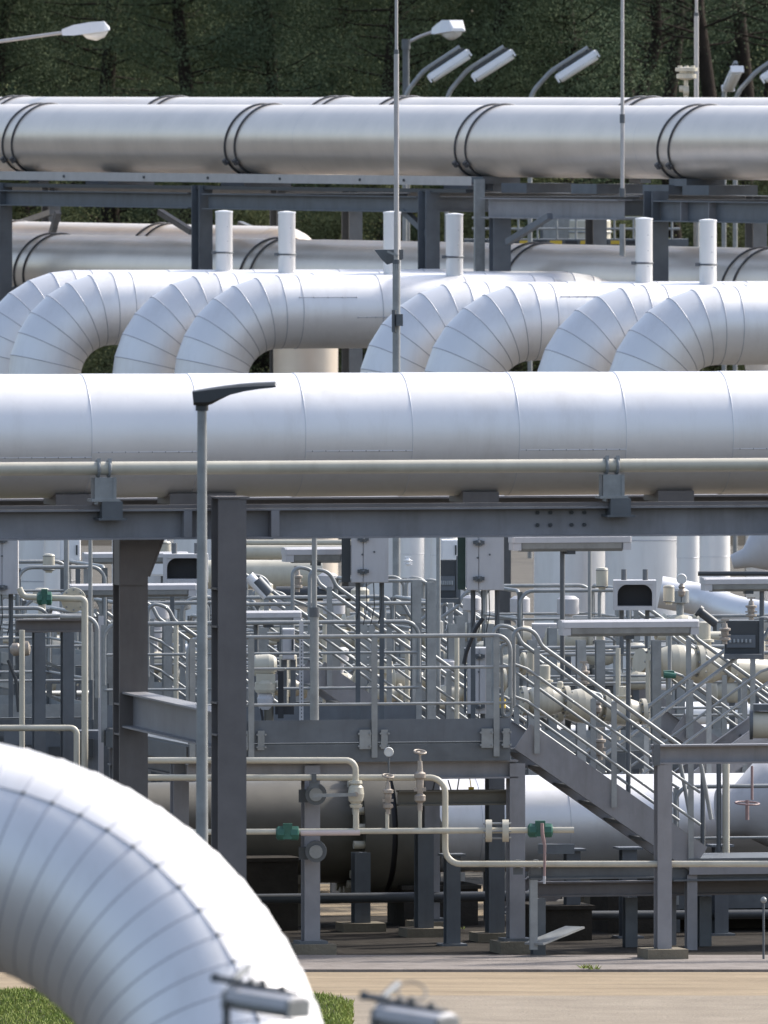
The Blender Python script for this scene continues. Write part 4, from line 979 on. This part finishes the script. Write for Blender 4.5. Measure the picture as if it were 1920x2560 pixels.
stairs('stairs behind the left cream riser', 215, 178, zy(1500,178)-1.0, .8, .1, 1)
plat_y('back walkway far behind the front platform with closely spaced posts', 560, 1300, 190, 1548, 2.0, left=True, right=True, toe=.15)
plat_y('low walkway behind the right staircase', 1330, 1960, 172, 1640, 2.0, left=False, right=False, toe=.15)
plat_y('low platform behind the right steel frame post', 1690, 2300, 161.5, 1975, 1.5, toe=.0001, back=False, mids=(.5,))
plat_y('farthest walkway at the right behind the white stand pipes', 1480, 2300, 200, 1560, 2.0, toe=.2)
plat_y('farthest walkway at the left behind the bends', -200, 640, 204, 1585, 2.0, toe=.2)

# --- tube lamps over the platforms
hlamp('tube lamp left of the first cabinet under the main beam', 706, 872, 1368, 160.5, 786, 1370, 40, pole_from=1372)
hlamp('tube lamp under the main beam right of the second cabinet', 1272, 1578, 1337, 160.2, 1406, 1700, 42)
hlamp('tube lamp over the head of the front staircase', 1395, 1748, 1549, 159.6, 1571, 2010, 42)
hlamp('tube lamp mostly hidden behind the two dark columns', 168, 492, 1459, 164.0, 228, 1800, 34, pole_from=1480)
hlamp('tube lamp at the right edge before the white elbow', 1752, 1990, 1443, 172, 1905, 1640, 36)
hlamp('bright lamp top catching the sun beside the right dark column', 590, 752, 1527, 162.8, 640, 1780, 36)
hlamp('tube lamp high at the left behind the left cabinet', 205, 470, 1380, 176, 225, 1640, 30)
def lamp_pole(label, px, y0, y1, D, w0, ysplit=None, w1=None, m_=None):
    x = V(px,0,D).x; t = thing('lamp_pole', label, 'pole', (x,D,zy(y1,D)))
    q = MB(); q.tube([(x,D,zy(y0,D)),(x,D,zy(ysplit or y1,D))], mp(w0/2,D), 12); q.build('upper_tube', m_ or GALV, t)
    if ysplit:
        q = MB(); q.tube([(x,D,zy(ysplit,D)),(x,D,zy(y1,D))], mp(w1/2,D), 14); q.build('lower_tube', m_ or GALV, t)
        q = MB(); q.cyl((x,D,zy(ysplit,D)-.05),(x,D,zy(ysplit,D)+.05),mp(w1/2+2,D),14); q.build('sleeve', GALVD, t)
    return t
lamp_pole('slim lamp pole standing on the front platform edge, thicker below', 786, 1330, 1800, 157.7, 13, 1530, 22)
lamp_pole('grey pole rising behind the landing with looped rails', 1474, 1330, 1560, 163, 9)
lamp_pole('grey pole left of the second cabinet', 1096, 1330, 1760, 168, 11)
lamp_pole('grey pole at the left between the cabinet and the dark column', 166, 1330, 1500, 163, 13)
lamp_pole('second grey pole just left of the left dark column', 226, 1330, 1700, 162, 10)
# --- cabinets
def cabinet(label, px0, px1, y0, y1, D, seam, hinges, sidepx, sidem):
    c = V((px0+px1)/2,(y0+y1)/2,D); w_, h_ = mp(px1-px0,D), mp(y1-y0,D); t = thing('cabinet', label, 'cabinet', Vector((c.x,c.y,c.z-h_/2)))
    dp = .34; q = MB(); q.box(c+Vector((0,dp/2+.014,0)), w_, dp, h_); q.build('case', CABIN, t)
    xs_ = V(seam,0,D).x
    for a, b in ((c.x-w_/2+.006,xs_-.004),(xs_+.004,c.x+w_/2-.006)):
        q = MB(); q.box(((a+b)/2,c.y,c.z), b-a, .022, h_-.014); q.build('door', CABIN, t)
    for y in hinges:
        p = Vector((xs_,c.y-.03,zy(y,D))); q = MB(); q.box(p,.12,.03,.035); q.box(p-UP*.004,.07,.045,.055); q.ball(p-Vector((0,.02,0)),.022,8); q.build('latch', BRASS if 0 else GALVD, t)
    for sx in (.3,.62):
        q = MB(); q.cyl((c.x-w_/2+w_*sx,c.y-.02,c.z+h_*.14*(1 if sx>.5 else .6)),(c.x-w_/2+w_*sx,c.y-.008,c.z+h_*.14*(1 if sx>.5 else .6)),.011,8); q.build('lock', GALVD, t)
    q = MB(); a = V(px0-sidepx,0,D+.1).x; b = V(px0,0,D).x; q.box(((a+b)/2-.004,c.y+.20,c.z),b-a-.008,.22,h_*.98); q.build('side_box', sidem, t)
    for s in (-1,1):
        q = MB(); x = c.x+s*w_*.32; q.bar((x,c.y+dp*.6,c.z-h_/2),(x,c.y+dp*.6,zp+.0),.05,.05,Vector((0,1,0))); q.build('stand_leg', GALVD, t)
    q = MB()
    for k in range(4): x = c.x-w_*.3+w_*.2*k; q.tube([(x,c.y+.12,c.z-h_/2+.01),(x+.01,c.y+.14,c.z-h_/2-.25),(x-.03,c.y+.2,c.z-h_/2-.45)],.006,6)
    q.build('cable', CHAR, t); return t
cabinet('light grey two-door cabinet under the main beam, left of centre', 878, 971, 1336, 1457, 160.0, 908, (1347,1428), 24, CHAR)
cabinet('light grey two-door cabinet under the main beam, right of the mast', 1166, 1260, 1336, 1476, 159.6, 1197, (1356,1446), 22, DGREEN)
cabinet('light grey cabinet cut by the left picture edge', -60, 45, 1336, 1486, 164.0, 5, (1350,1468), 10, CHAR)
cabinet('narrow pale cabinet with a hanging cable behind the right end of the railing', 1168, 1215, 1620, 1785, 160.4, 1198, (1640,1765), 8, GALVD)
t = thing('hanging_cable', 'thick black cable hanging behind the railing near the narrow pale cabinet', 'cable', V(1163,1660,159.4)); q = MB(); q.tube(fillet([V(1208,1545,159.4),V(1190,1570,159.4),V(1166,1630,159.4),V(1160,1660,159.4)],.3,6),.022,8); q.build('cable', BLACK, t)
# perforated strut and valve motor at the left end of the railing
q = MB(); p = V(754,1555,159.2); q.chan((p.x,p.y,zp),(p.x,p.y,p.z), .04,.025,Vector((.2,-1,0))); o = tag(q.build('perforated_strut', CABIN), 'pale perforated strut standing on the front platform left of the lamp pole', 'strut')
q = MB()
for k in range(26): q.box((p.x,p.y-.003,zp+.06+k*.038),.008,.006,.018)
q.build('hole_row', CHAR, o)
t = thing('motor_valve', 'cream motor drive with hanging cables at the left end of the platform railing', 'valve', V(665,1815,160.2))
c = V(664,1665,160.2); q = MB(); q.lathe(c-Vector((.15,0,0)), Vector((1,0,.06)), [(.06,0),(.10,.02),(.115,.05),(.115,.19),(.10,.24),(.06,.27)], 20); q.build('motor', CREAM, t)
q = MB(); q.box(c+Vector((0,0,-.13)),.20,.16,.10); q.lathe(c-UP*.28, UP, [(.10,0),(.115,.03),(.115,.10),(.09,.13)], 18); q.build('gearbox', CREAM, t)
q = MB(); q.lathe(c-UP*.46, UP, [(.06,0),(.085,.05),(.09,.12),(.06,.18)], 14); q.build('control_head', CABIN, t)
q = MB(); q.box(c+Vector((.16,0,-.30)),.06,.1,.5); q.box(c+Vector((.20,.02,-.46)),.20,.1,.10)
for dx in (-.05,.03): q.tube(fillet([c+Vector((dx,-.03,-.44)),c+Vector((dx+.02,-.03,-.56)),c+Vector((dx-.02,-.03,-.72))],.1,4),.014,6)
q.build('cable_loom', BLACK, t)
q = MB(); q.cyl(V(672,1812,160.2), V(672,1760,160.2),.05,12); q.build('stand', CREAMD, t)

# --- pipes, tanks and instruments seen below the main beam
pipe('long cream pipe high behind the first tube lamp', [(560,1356,178),(905,1356,178)], 7, m_=CREAM)
pipe('thick cream pipe directly below the long thin one, at the first cabinet', [(540,1380,182),(860,1380,182)], 19, m_=CREAM, n=20)
pipe('wide horizontal cream vessel left of the first cabinet', [(520,1436,186),(806,1436,186)], 36, m_=CREAM, n=28, name='vessel', cat='vessel')
pipe('dark grey duct behind the wide cream vessel', [(690,1484,184),(900,1484,184)], 18, m_=CHAR, n=16)
needle_valve('brown valve in front of the wide cream vessel', 744, 1412, 1480, 176, 11, BRASS, False)
q = MB(); a,b = V(622,1440,168),V(668,1490,168); q.tube([a,b],mp(14,168),14); o = tag(q.build('sight_tube', WHITE), 'slanting white tube with grey collar beside the right dark column', 'tube'); q = MB(); q.tube([a.lerp(b,.3)+Vector((.02,0,.02)),b+Vector((.02,0,.02))],mp(16,168),12); q.build('collar', GALVD, o)
for px,y0,y1,D,w_,lb in ((122,1384,1432,172,30,'cream actuator drum by the left cabinet'),(1505,1418,1475,170,30,'cream actuator left of the dark instrument window'),(1672,1462,1512,170,28,'cream actuator right of the dark instrument window'),(1327,1621,1690,160.5,20,'small cream canister behind the head of the front stairs'),(1400,1703,1750,163,16,'short cream stub on the valve row behind the front stairs'),(410,1352,1400,178,34,'pale drum between the two dark columns')):
    drum(lb, px, y0, y1, D, w_)
def window_box(label, px0, px1, y0, y1, D):
    c = V((px0+px1)/2,(y0+y1)/2,D); w_, h_ = mp(px1-px0,D), mp(y1-y0,D); t = thing('instrument_housing', label, 'instrument', c-UP*h_/2)
    q = MB(); e = .045
    q.box(c+UP*(h_/2-e/2), w_, .4, e); q.box(c-UP*(h_/2-e/2), w_, .4, e)
    for s in (-1,1): q.box(c+Vector((s*(w_/2-e/2),0,0)), e, .396, h_-2*e)
    q.build('frame', CABIN, t)
    q = MB(); q.box(c+Vector((0,.1,0)), w_-2*e, .1, h_-2*e); q.build('window', BLACK, t)
    for s in (-1,1):
        q = MB(); X0 = c.x+s*(w_/2-e); Z0 = c.z+h_/2-e; R_ = .11; y0 = c.y-.19
        q.prism([(X0,y0,Z0)]+[(X0-s*R_+s*R_*math.cos(a_),y0,Z0-R_+R_*math.sin(a_)) for a_ in [PI/2*k/6 for k in range(7)]], (0,.25,0)); q.build('corner_gusset', CABIN, t)
    for s in (-.25,.25):
        q = MB(); q.cyl(c+Vector((s*w_,0,h_/2)),c+Vector((s*w_,0,h_/2+.12)),.03,8); q.build('lifting_lug', GALVD, t)
    for s in (-.3,.3):
        q = MB(); q.bar(c+Vector((s*w_,.1,-h_/2)),c+Vector((s*w_,.1,-h_/2-.5)),.05,.05,Vector((0,1,0))); q.build('stand_leg', GALVD, t)
    return t
window_box('instrument housing with a dark rounded window before the white stand pipes', 1533, 1640, 1450, 1524, 170)
window_box('instrument housing with a dark window between the two dark columns', 408, 520, 1384, 1456, 172)
gauge('round white gauge on a tall stem before the white stand pipes', 1704, 1447, 168, 1505, 13)
def tray_box(label, px0, px1, y0, y1, D):
    c = V((px0+px1)/2,(y0+y1)/2,D); w_, h_ = mp(px1-px0,D), mp(y1-y0,D); t = thing('control_panel', label, 'panel', c-UP*h_/2)
    q = MB(); q.box(c+Vector((0,.1,0)), w_, .2, h_); q.build('case', CHAR, t)
    q = MB(); q.box(c+Vector((-w_*.05,-.01,-h_*.08)), w_*.8, .02, h_*.36); q.build('screen', BLUEG, t)
    for k in range(6):
        q = MB(); q.cyl(c+Vector((-w_*.35+w_*.11*k,-.03,-h_*.12)),c+Vector((-w_*.35+w_*.11*k,-.02,-h_*.02)),.014,8); q.build('gland', GALV, t)
    q = MB(); q.box(c+Vector((0,-.05,-h_*.5)), w_*1.05, .35, .05); q.build('shelf', GALVD, t)
    q = MB(); q.bar(c+Vector((w_*.52,0,-h_*.6)),c+Vector((w_*.52,0,h_*.6)),.05,.05,Vector((0,1,0))); q.build('stand_post', GALVD, t); return t
tray_box('dark blue control panel with a row of cable glands at the right edge', 1812, 1902, 1552, 1640, 166)
tray_box('grey-black control box behind the railing between cabinets', 1095, 1145, 1400, 1500, 178)
for px,y0,y1,D,lb in ((1878,1490,1550,167,'brown instrument valve above the dark blue control panel'),(1812,1545,1610,164,'brown instrument valve left of the dark blue control panel'),(1460,1650,1720,161.5,'pinkish instrument valve behind the middle of the front stairs'),(1500,1815,1900,160.5,'reddish instrument valve hanging low behind the front stairs'),(1020,1390,1415,172,'small white camera-like valve beside the mast')):
    needle_valve(lb, px, y0, y1, D, 13 if px!=1020 else 10, BRASS if px!=1020 else WHITE, False)
gauge('grey gauge disc on the valve row behind the front stairs', 1494, 1745, 161.2, 1790, 14)
# valve rows behind the front stairs
pipe('cream pipe of the valve row behind the front stairs', [(1280,1740,162.5),(1600,1784,164.1)], 27, m_=CREAM, n=22)
actuator_valve('cream ball valve at the left of the valve row behind the front stairs', 1362, 1752, 162.4, 38, act=58)
actuator_valve('cream ball valve in the middle of the valve row behind the front stairs', 1455, 1765, 163.0, 42, act=0)
actuator_valve('cream ball valve at the right of the valve row behind the front stairs', 1560, 1780, 163.6, 34, act=36)
pipe('cream pipe of the upper valve row at the right', [(1600,1650,169),(2050,1690,170.5)], 30, m_=CREAM, n=22)
actuator_valve('big cream ball valve right of the tube lamp over the stairs', 1690, 1655, 168.6, 42, act=0)
actuator_valve('second big cream ball valve of the upper row, nearer the edge', 1760, 1662, 169.2, 46, act=70)
q = MB(); a,b=V(1745,1525,166),V(1790,1560,166); q.tube([a,b],mp(11,166),12); q.cyl(a,a.lerp(b,.15),mp(15,166),12); tag(q.build('dark_lever', CHAR),'dark slanting tube end above the upper valve row','tube')
q = MB(); q.box(V(1672,1686,166.9),.12,.12,.08); q.cyl(V(1660,1686,166.8),V(1690,1690,166.8),.03,8); tag(q.build('green_valve', GREEN),'small green valve under the upper cream valve row','valve')
q = MB(); q.tube([V(1880,1812,161.5),V(1990,1812,161.5)],mp(34,161),24); o = tag(q.build('filter_drum', CREAM),'cream drum with dark lid at the right edge above the steel frame','drum'); q = MB(); q.cyl(V(1874,1812,161.5),V(1882,1812,161.5),mp(37,161),24); q.box(V(1925,1768,161.5),.35,.25,.07); q.build('lid', GALVD, o)
for y,D,px0,px1,r_,lb in ((1786,188,1330,1990,30,'white insulated pipe low behind the right staircases'),(1832,184,1250,1990,19,'thinner white pipe below the low insulated one'),(1712,192,1640,1990,13,'white pipe high behind the right staircases'),(1622,196,300,1330,12,'white pipe behind the middle railings'),(1752,186,300,900,11,'white pipe near the deck behind the left railings'),(1790,180,1000,1500,13,'pale pipe near the deck behind the stairs foot')):
    pipe(lb, [(px0,y,D),(px1,y-3,D+1.5)], r_, m_=WHITE if r_<40 else CLAD, n=18)
# white elbow pipe rising to the right edge, grey reducer above it
cE = V(1690,1500,212); pts = [V(1650,1480,212),V(1760,1500,212),V(1850,1535,211),V(2050,1560,210)]
t = thing('insulated_pipe','white pipe sweeping down to the right behind the gauge','pipe',V(1760,1540,212)); q = MB(); q.tube(fillet(pts,2.5,8), mp(40,212), 40); q.build('cladding',CLAD,t)
q = MB(); q.bar(V(1800,1540,212),Vector((V(1800,0,212).x,212,0)),.2,.2,Vector((0,1,0))); q.build('pipe_support',GALVD,t)
t = thing('reducer','pale cone-shaped pipe reducer at the upper right below the main beam','pipe',V(1900,1420,216)); q = MB(); q.tube([V(1830,1405,216),V(1868,1395,216),V(1935,1350,216),V(2100,1340,216)],[mp(18,216),mp(26,216),mp(88,216),mp(95,216)],32); q.build('cone',CABIN,t)
q = MB(); q.bar(V(1950,1420,216),Vector((V(1950,0,216).x,216,0)),.2,.2,Vector((0,1,0))); q.build('pipe_support',GALVD,t)
pipe('green-grey rail pipe above the right edge tube lamp', [(1745,1434,173),(2000,1434,173)], 6, m_=CHAR)
for px,D,w_,lb in ((1720,222,28,'slender white stand pipe right of the wide ones'),(1785,224,40,'white stand pipe second from the right edge'),(1110,226,34,'white stand pipe behind the second cabinet'),(1030,228,30,'white stand pipe right of the mast behind the first cabinet'),(140,222,30,'white stand pipe behind the left cream drum')):
    t = thing('stand_pipe', lb, 'pipe', (V(px,0,D).x,D,0), 'slender white stand pipes'); q = MB(); x = V(px,0,D).x; z1 = zy(1270,D)
    clad_sweep(q, [Vector((x,D,z1*k/4)) for k in range(5)], mp(w_,D), 30, .005); q.build('cladding',[CLAD,SEAML],t)
    q = MB(); q.lathe((x,D,z1), UP, [(mp(w_,D),0),(mp(w_*.8,D),.1),(mp(w_*.2,D),.16)], 30); q.build('cap',CLAD,t)

# --- left group: cream risers, green valve, dark legs
pipe('tall cream riser pipe left of the left dark column', [(188,1497,161),(212,1497,161),(212,2300,161)], 8.5, m_=CREAM, fr_=.09)
pipe('cream pipe from the left edge bending down beside the tall riser', [(-200,1820,160.6),(192,1820,160.6),(192,2300,160.6)], 8, m_=CREAM, fr_=.07)
pipe('thin cream pipe standing behind the left dark legs', [(55,1575,161.5),(55,2200,161.5)], 7, m_=CREAM)
pipe('cream pipe stub carrying the green valve', [(48,1470,161.2),(58,1492,161.2),(188,1497,161.2)], 8, m_=CREAM)
green_fit('green valve at the upper left before the cream riser flange', 92, 130, 1496, 161.0)
q = MB(); q.cyl(V(184,1500,161.35),V(184,1500,161.35)+Vector((0,.08,0)),mp(31,161),24); o = tag(q.build('pipe_flange', CREAM),'round cream flange behind the bend of the tall riser','flange')
for i in range(8):
    q = MB(); a_=i*PI/4; p=V(184,1500,161.3)+Vector((math.cos(a_),0,math.sin(a_)))*mp(25,161); q.cyl(p,p+Vector((0,.14,0)),.012,6); q.build('bolt',GALV,o)
t = thing('steel_trestle','dark steel frame with two thick legs behind the left cream risers','frame',(V(120,0,163).x,163,0))
q = MB(); q.beam(W(40,163,0,zy(1557,163)),W(240,163,0,zy(1557,163)),.14,.14); q.build('top_beam',BROWN,t)
for px in (97,168):
    p = W(px,163,0); q = MB(); q.beam((p.x,p.y,0),(p.x,p.y,zy(1574,163)),.14,.12,T13,.012,.009); q.build('leg',BLUEG,t)
for y in (1640,1720,1800):
    q = MB(); q.bar(W(100,163,.1,zy(y,163)),W(165,163,.1,zy(y+30,163)),.03,.03); q.build('brace',GALV,t)
t = thing('bent_rail','tall rounded grey rail loop beside the tall cream riser','rail',V(245,1745,161.8)); q = MB(); q.tube(fillet([V(150,1543,161.8),V(243,1543,161.8),V(243,1745,161.8)],.14,6),.026,10); q.build('tube',GALV,t)
q = MB(); q.chan(V(253,2000,162.5),V(253,1540,162.5),.055,.03,Vector((.2,-1,0))); tag(q.build('perforated_strut',CABIN),'pale perforated strut against the left dark column','strut')
t = thing('electrical_box','large blue-grey electrical box low at the left behind the risers','box',V(120,1960,163.8)); q=MB(); q.box(V(130,1900,163.9),mp(240,163),.4,mp(150,163)); q.build('case',BLUEG,t)
for px,y in ((60,1885),(140,1890),(215,1870)):
    q=MB(); q.box(V(px,y,163.66),.16,.06,.2); q.build('door',CHAR,t)
t = thing('instrument_cluster','brownish instrument manifold at the left edge','instrument',V(30,1640,161.9)); q=MB(); q.lathe(V(25,1625,161.9),Vector((1,0,.1)),[(.03,0),(.07,.03),(.07,.09),(.04,.12),(.08,.15),(.08,.2),(.03,.22)],12); q.build('body',BRASS,t)
q=MB(); q.tube(fillet([V(20,1650,161.9),V(40,1700,161.9),V(46,1780,161.9)],.2,5),.018,8); q.build('hose',CHAR,t)
# right-hand low posts and red handwheel
for px,lb,m_ in ((1815,'cream riser right of the steel frame post',CREAM),(1757,'pair of slim grey risers by the steel frame post, left one',GALVD),(1797,'slim grey riser immediately left of the cream riser',GALVD)):
    pipe(lb, [(px,1905,160.5),(px,2165,160.5)], 9 if px==1815 else 6, m_=m_)
t = thing('red_handwheel','faded red handwheel on a thin red stem at the lower right','handwheel',V(1868,2055,160)); q=MB(); q.ring(V(1868,2008,160),Vector((.05,-.08,1)),mp(30,160),.010,24,6); q.cyl(V(1868,2050,160),V(1868,2000,160),.02,8); q.build('wheel',REDP,t); q=MB(); q.tube([V(1880,2000,160.02),V(1880,1915,160.02)],.014,8); q.build('stem',REDP,t)
t = thing('reducer','pale cone-shaped pipe end low at the right behind the steel frame','pipe',V(1880,2040,163)); q=MB(); q.tube([on(V(960,2040,162.6),A13,1800),on(V(960,2035,162.6),A13,1850),on(V(960,2020,162.6),A13,1905),on(V(960,2020,162.6),A13,2100)],[mp(60,162),mp(66,162),mp(110,162),mp(112,162)],30); q.build('cone',CABIN,t)

# --- dense small plant behind the railings
rn = random.Random(21)
def small_valve(px, py, D, k):
    c = V(px,py,D); z0 = max(.3, c.z-.9); t = thing('process_valve', 'small pale valve with upright drive, half hidden behind the platform railings', 'valve', (c.x,c.y,0), 'small valves behind the platform railings')
    q = MB(); R = .11*k; q.lathe(c-A13*R*2, A13, [(R*.7,0),(R*1.2,.02),(R*1.2,R*.3),(R*.7,R*.4),(R,R*1.2),(R*1.1,R*2),(R,R*2.8),(R*.7,R*3.6),(R*1.2,R*3.7),(R*1.2,R*3.98),(R*.7,R*4)], 14); q.build('body', CREAM, t)
    q = MB(); q.cyl(c, c+UP*.26*k, R*.4, 10); q.lathe(c+UP*.24*k, UP, [(R*.5,0),(R*1.0,.02),(R*1.0,.16*k),(R*.6,.19*k)], 14); q.build('drive', [CREAM,CABIN,GALV][int(px)%3], t)
    q = MB(); q.bar((c.x,c.y,0),(c.x,c.y,c.z-R*.9),.07,.07,Vector((0,1,0))); q.build('stand', GALVD, t)
    return t
for px,py,D,k in ((660,1545,182,1),(775,1648,181,1),(820,1530,184,1.1),(945,1648,181,.9),(1055,1540,185,1),(1215,1700,170,1),(1150,1660,181,1),(400,1600,183,1),(455,1575,184,1),(340,1710,178,.9),(105,1560,182,1),(200,1640,182,1),(1700,1560,183,1),(1620,1640,182,1),(1380,1680,179,1),(300,1640,176,1),(385,1655,177,1.1),(440,1690,178,.9),(700,1580,177,1),(720,1720,168,.9),(835,1600,178,1.2),(850,1705,169,.9),(900,1560,179,1),(960,1735,170,.9),(1010,1600,180,1.2),(1025,1700,170.5,1),(1085,1640,178,1),(1120,1735,169,.9),(1180,1580,179,1),(1265,1660,172,1),(1300,1590,180,1.1),(1420,1600,178,1.2),(1500,1640,177,1),(1590,1700,176,1),(1830,1730,178,1.1),(1890,1690,178,1),(90,1700,176,1),(130,1620,178,1),(230,1690,177,.9)): small_valve(px,py,D,k)
for px,D,y0 in ((600,178,1540),(735,180,1548),(765,176,1555),(870,181,1540),(925,176,1550),(985,178,1545),(1010,174,1556),(1100,180,1545),(1180,176,1556),(1265,178,1560),(1380,176,1570),(1545,178,1575),(1700,176,1610),(1790,178,1600),(365,179,1550),(450,178,1548),(130,178,1560),(210,176,1562),(655,169,1568),(712,171,1560),(838,168,1566),(905,170,1556),(1040,166,1450),(1077,167,1455),(1130,169,1560),(1150,172,1540),(1222,164.5,1560),(1330,167,1600),(1452,166,1600),(1640,168,1600),(1500,170,1600),(335,172,1560),(418,170,1556),(70,170,1560),(275,171,1560)):
    x = V(px,0,D).x; q = MB(); q.beam((x,D,0),(x,D,zy(y0,D)),.085,.10,T13,.012,.01); tag(q.build('steel_post', GALV), 'upright steel post among the pipework behind the railings', 'post', 'upright posts among the pipework')
for i,(px0,px1,py,D,r_,m_,lb) in enumerate(((600,1250,1604,183,9,CREAM,'cream pipe behind the railings, highest of the close set'),(560,1230,1668,181,8,GALV,'grey conduit behind the middle of the platform railing'),(640,1200,1765,172,9,CREAM,'cream pipe just above the platform toe board'),(1330,1700,1700,176,9,GALV,'grey conduit behind the right stairs'),(-50,240,1600,180,9,CREAM,'cream pipe behind the left dark legs'),(60,260,1735,172,8,GALV,'grey conduit low behind the left dark legs'),(340,520,1640,182,9,CREAM,'cream pipe behind the rails between the dark columns'),(1640,1990,1590,182,11,CREAM,'cream pipe behind the dark blue control panel'))):
    pipe(lb, [(px0,py,D),(px1,py-2,D+.8)], r_, m_=m_, n=12)
def pale_case(label, px0, px1, y0, y1, D, m_=CABIN):
    c = V((px0+px1)/2,(y0+y1)/2,D); w_,h_ = mp(px1-px0,D), mp(y1-y0,D); t = thing('equipment_case', label, 'cabinet', (c.x,c.y,0))
    q = MB(); q.box(c+Vector((0,.2,0)), w_, .4, h_); q.build('case', m_, t)
    q = MB(); q.box(c+Vector((0,-.012,0)), w_*.9, .02, h_*.92); q.build('door', m_, t)
    q = MB(); q.box(c+Vector((w_*.34,-.03,0)), .02, .03, .12); q.build('handle', CHAR, t)
    for s in (-1,1):
        q = MB(); x = c.x+s*w_*.38; q.bar((x,c.y+.2,0),(x,c.y+.2,c.z-h_/2),.06,.06,Vector((0,1,0))); q.build('stand_leg', GALVD, t)
    return t
pale_case('pale equipment case behind the perforated strut on the platform', 706, 736, 1573, 1650, 165)
pale_case('white equipment case far behind the two dark columns', 350, 415, 1345, 1440, 196, WHITE)
pale_case('white equipment case between the mast and the second cabinet', 1104, 1146, 1350, 1400, 188, WHITE)
pale_case('grey equipment case under the landing with looped rails', 1330, 1392, 1560, 1640, 179)
pale_case('pale equipment case low behind the far right stairs', 1800, 1862, 1700, 1775, 182)
pale_case('white equipment case behind the left grey poles', 150, 200, 1348, 1402, 186, WHITE)
pale_case('blue-grey equipment case low behind the railing middle', 860, 930, 1700, 1780, 174, BLUEG)
t = thing('warning_lamp', 'small yellow lamp beside the gate loop at the platform end', 'lamp', V(1256,1770,159.6)); q = MB(); q.cyl(V(1256,1770,159.6),V(1256,1745,159.6),.035,12); q.build('lens', YELL, t); q = MB(); q.cyl(V(1256,1790,159.6),V(1256,1769,159.6),.03,12); q.build('base', CHAR, t)

stairs('narrow back stairs descending behind the lamp pole', 690, 184, zy(1520,184)-.9, .7, .1, 1)
stairs('narrow back stairs behind the right half of the railing', 985, 176, zy(1545,176)-.9, .7, .1, 1)
stairs('stairs rising the other way behind the railing centre', 1190, 180, zy(1520,180)-.9, .7, .1, -1)
plat_y('mid-distance walkway behind the left grey poles', 60, 520, 184, 1492, 1.6, left=True, right=True, toe=.12)
for px,y0,D,lb in ((812,1560,168.5,'thin cream standpipe just right of the lamp pole'),(893,1566,167.5,'thin cream standpipe under the first cabinet'),(1018,1580,168.2,'thin cream standpipe right of the mast'),(1142,1590,167.2,'thin cream standpipe left of the narrow pale cabinet'),(715,1580,167,'thin cream standpipe left of the lamp pole'),(440,1560,167.4,'thin cream standpipe between the dark columns'),(1545,1620,167.6,'thin cream standpipe behind the front stairs'),(1620,1650,168.4,'thin cream standpipe right of the stair lamp post')):
    pipe(lb, [(px,y0,D),(px,1850,D)], 6, m_=CREAM, n=10)
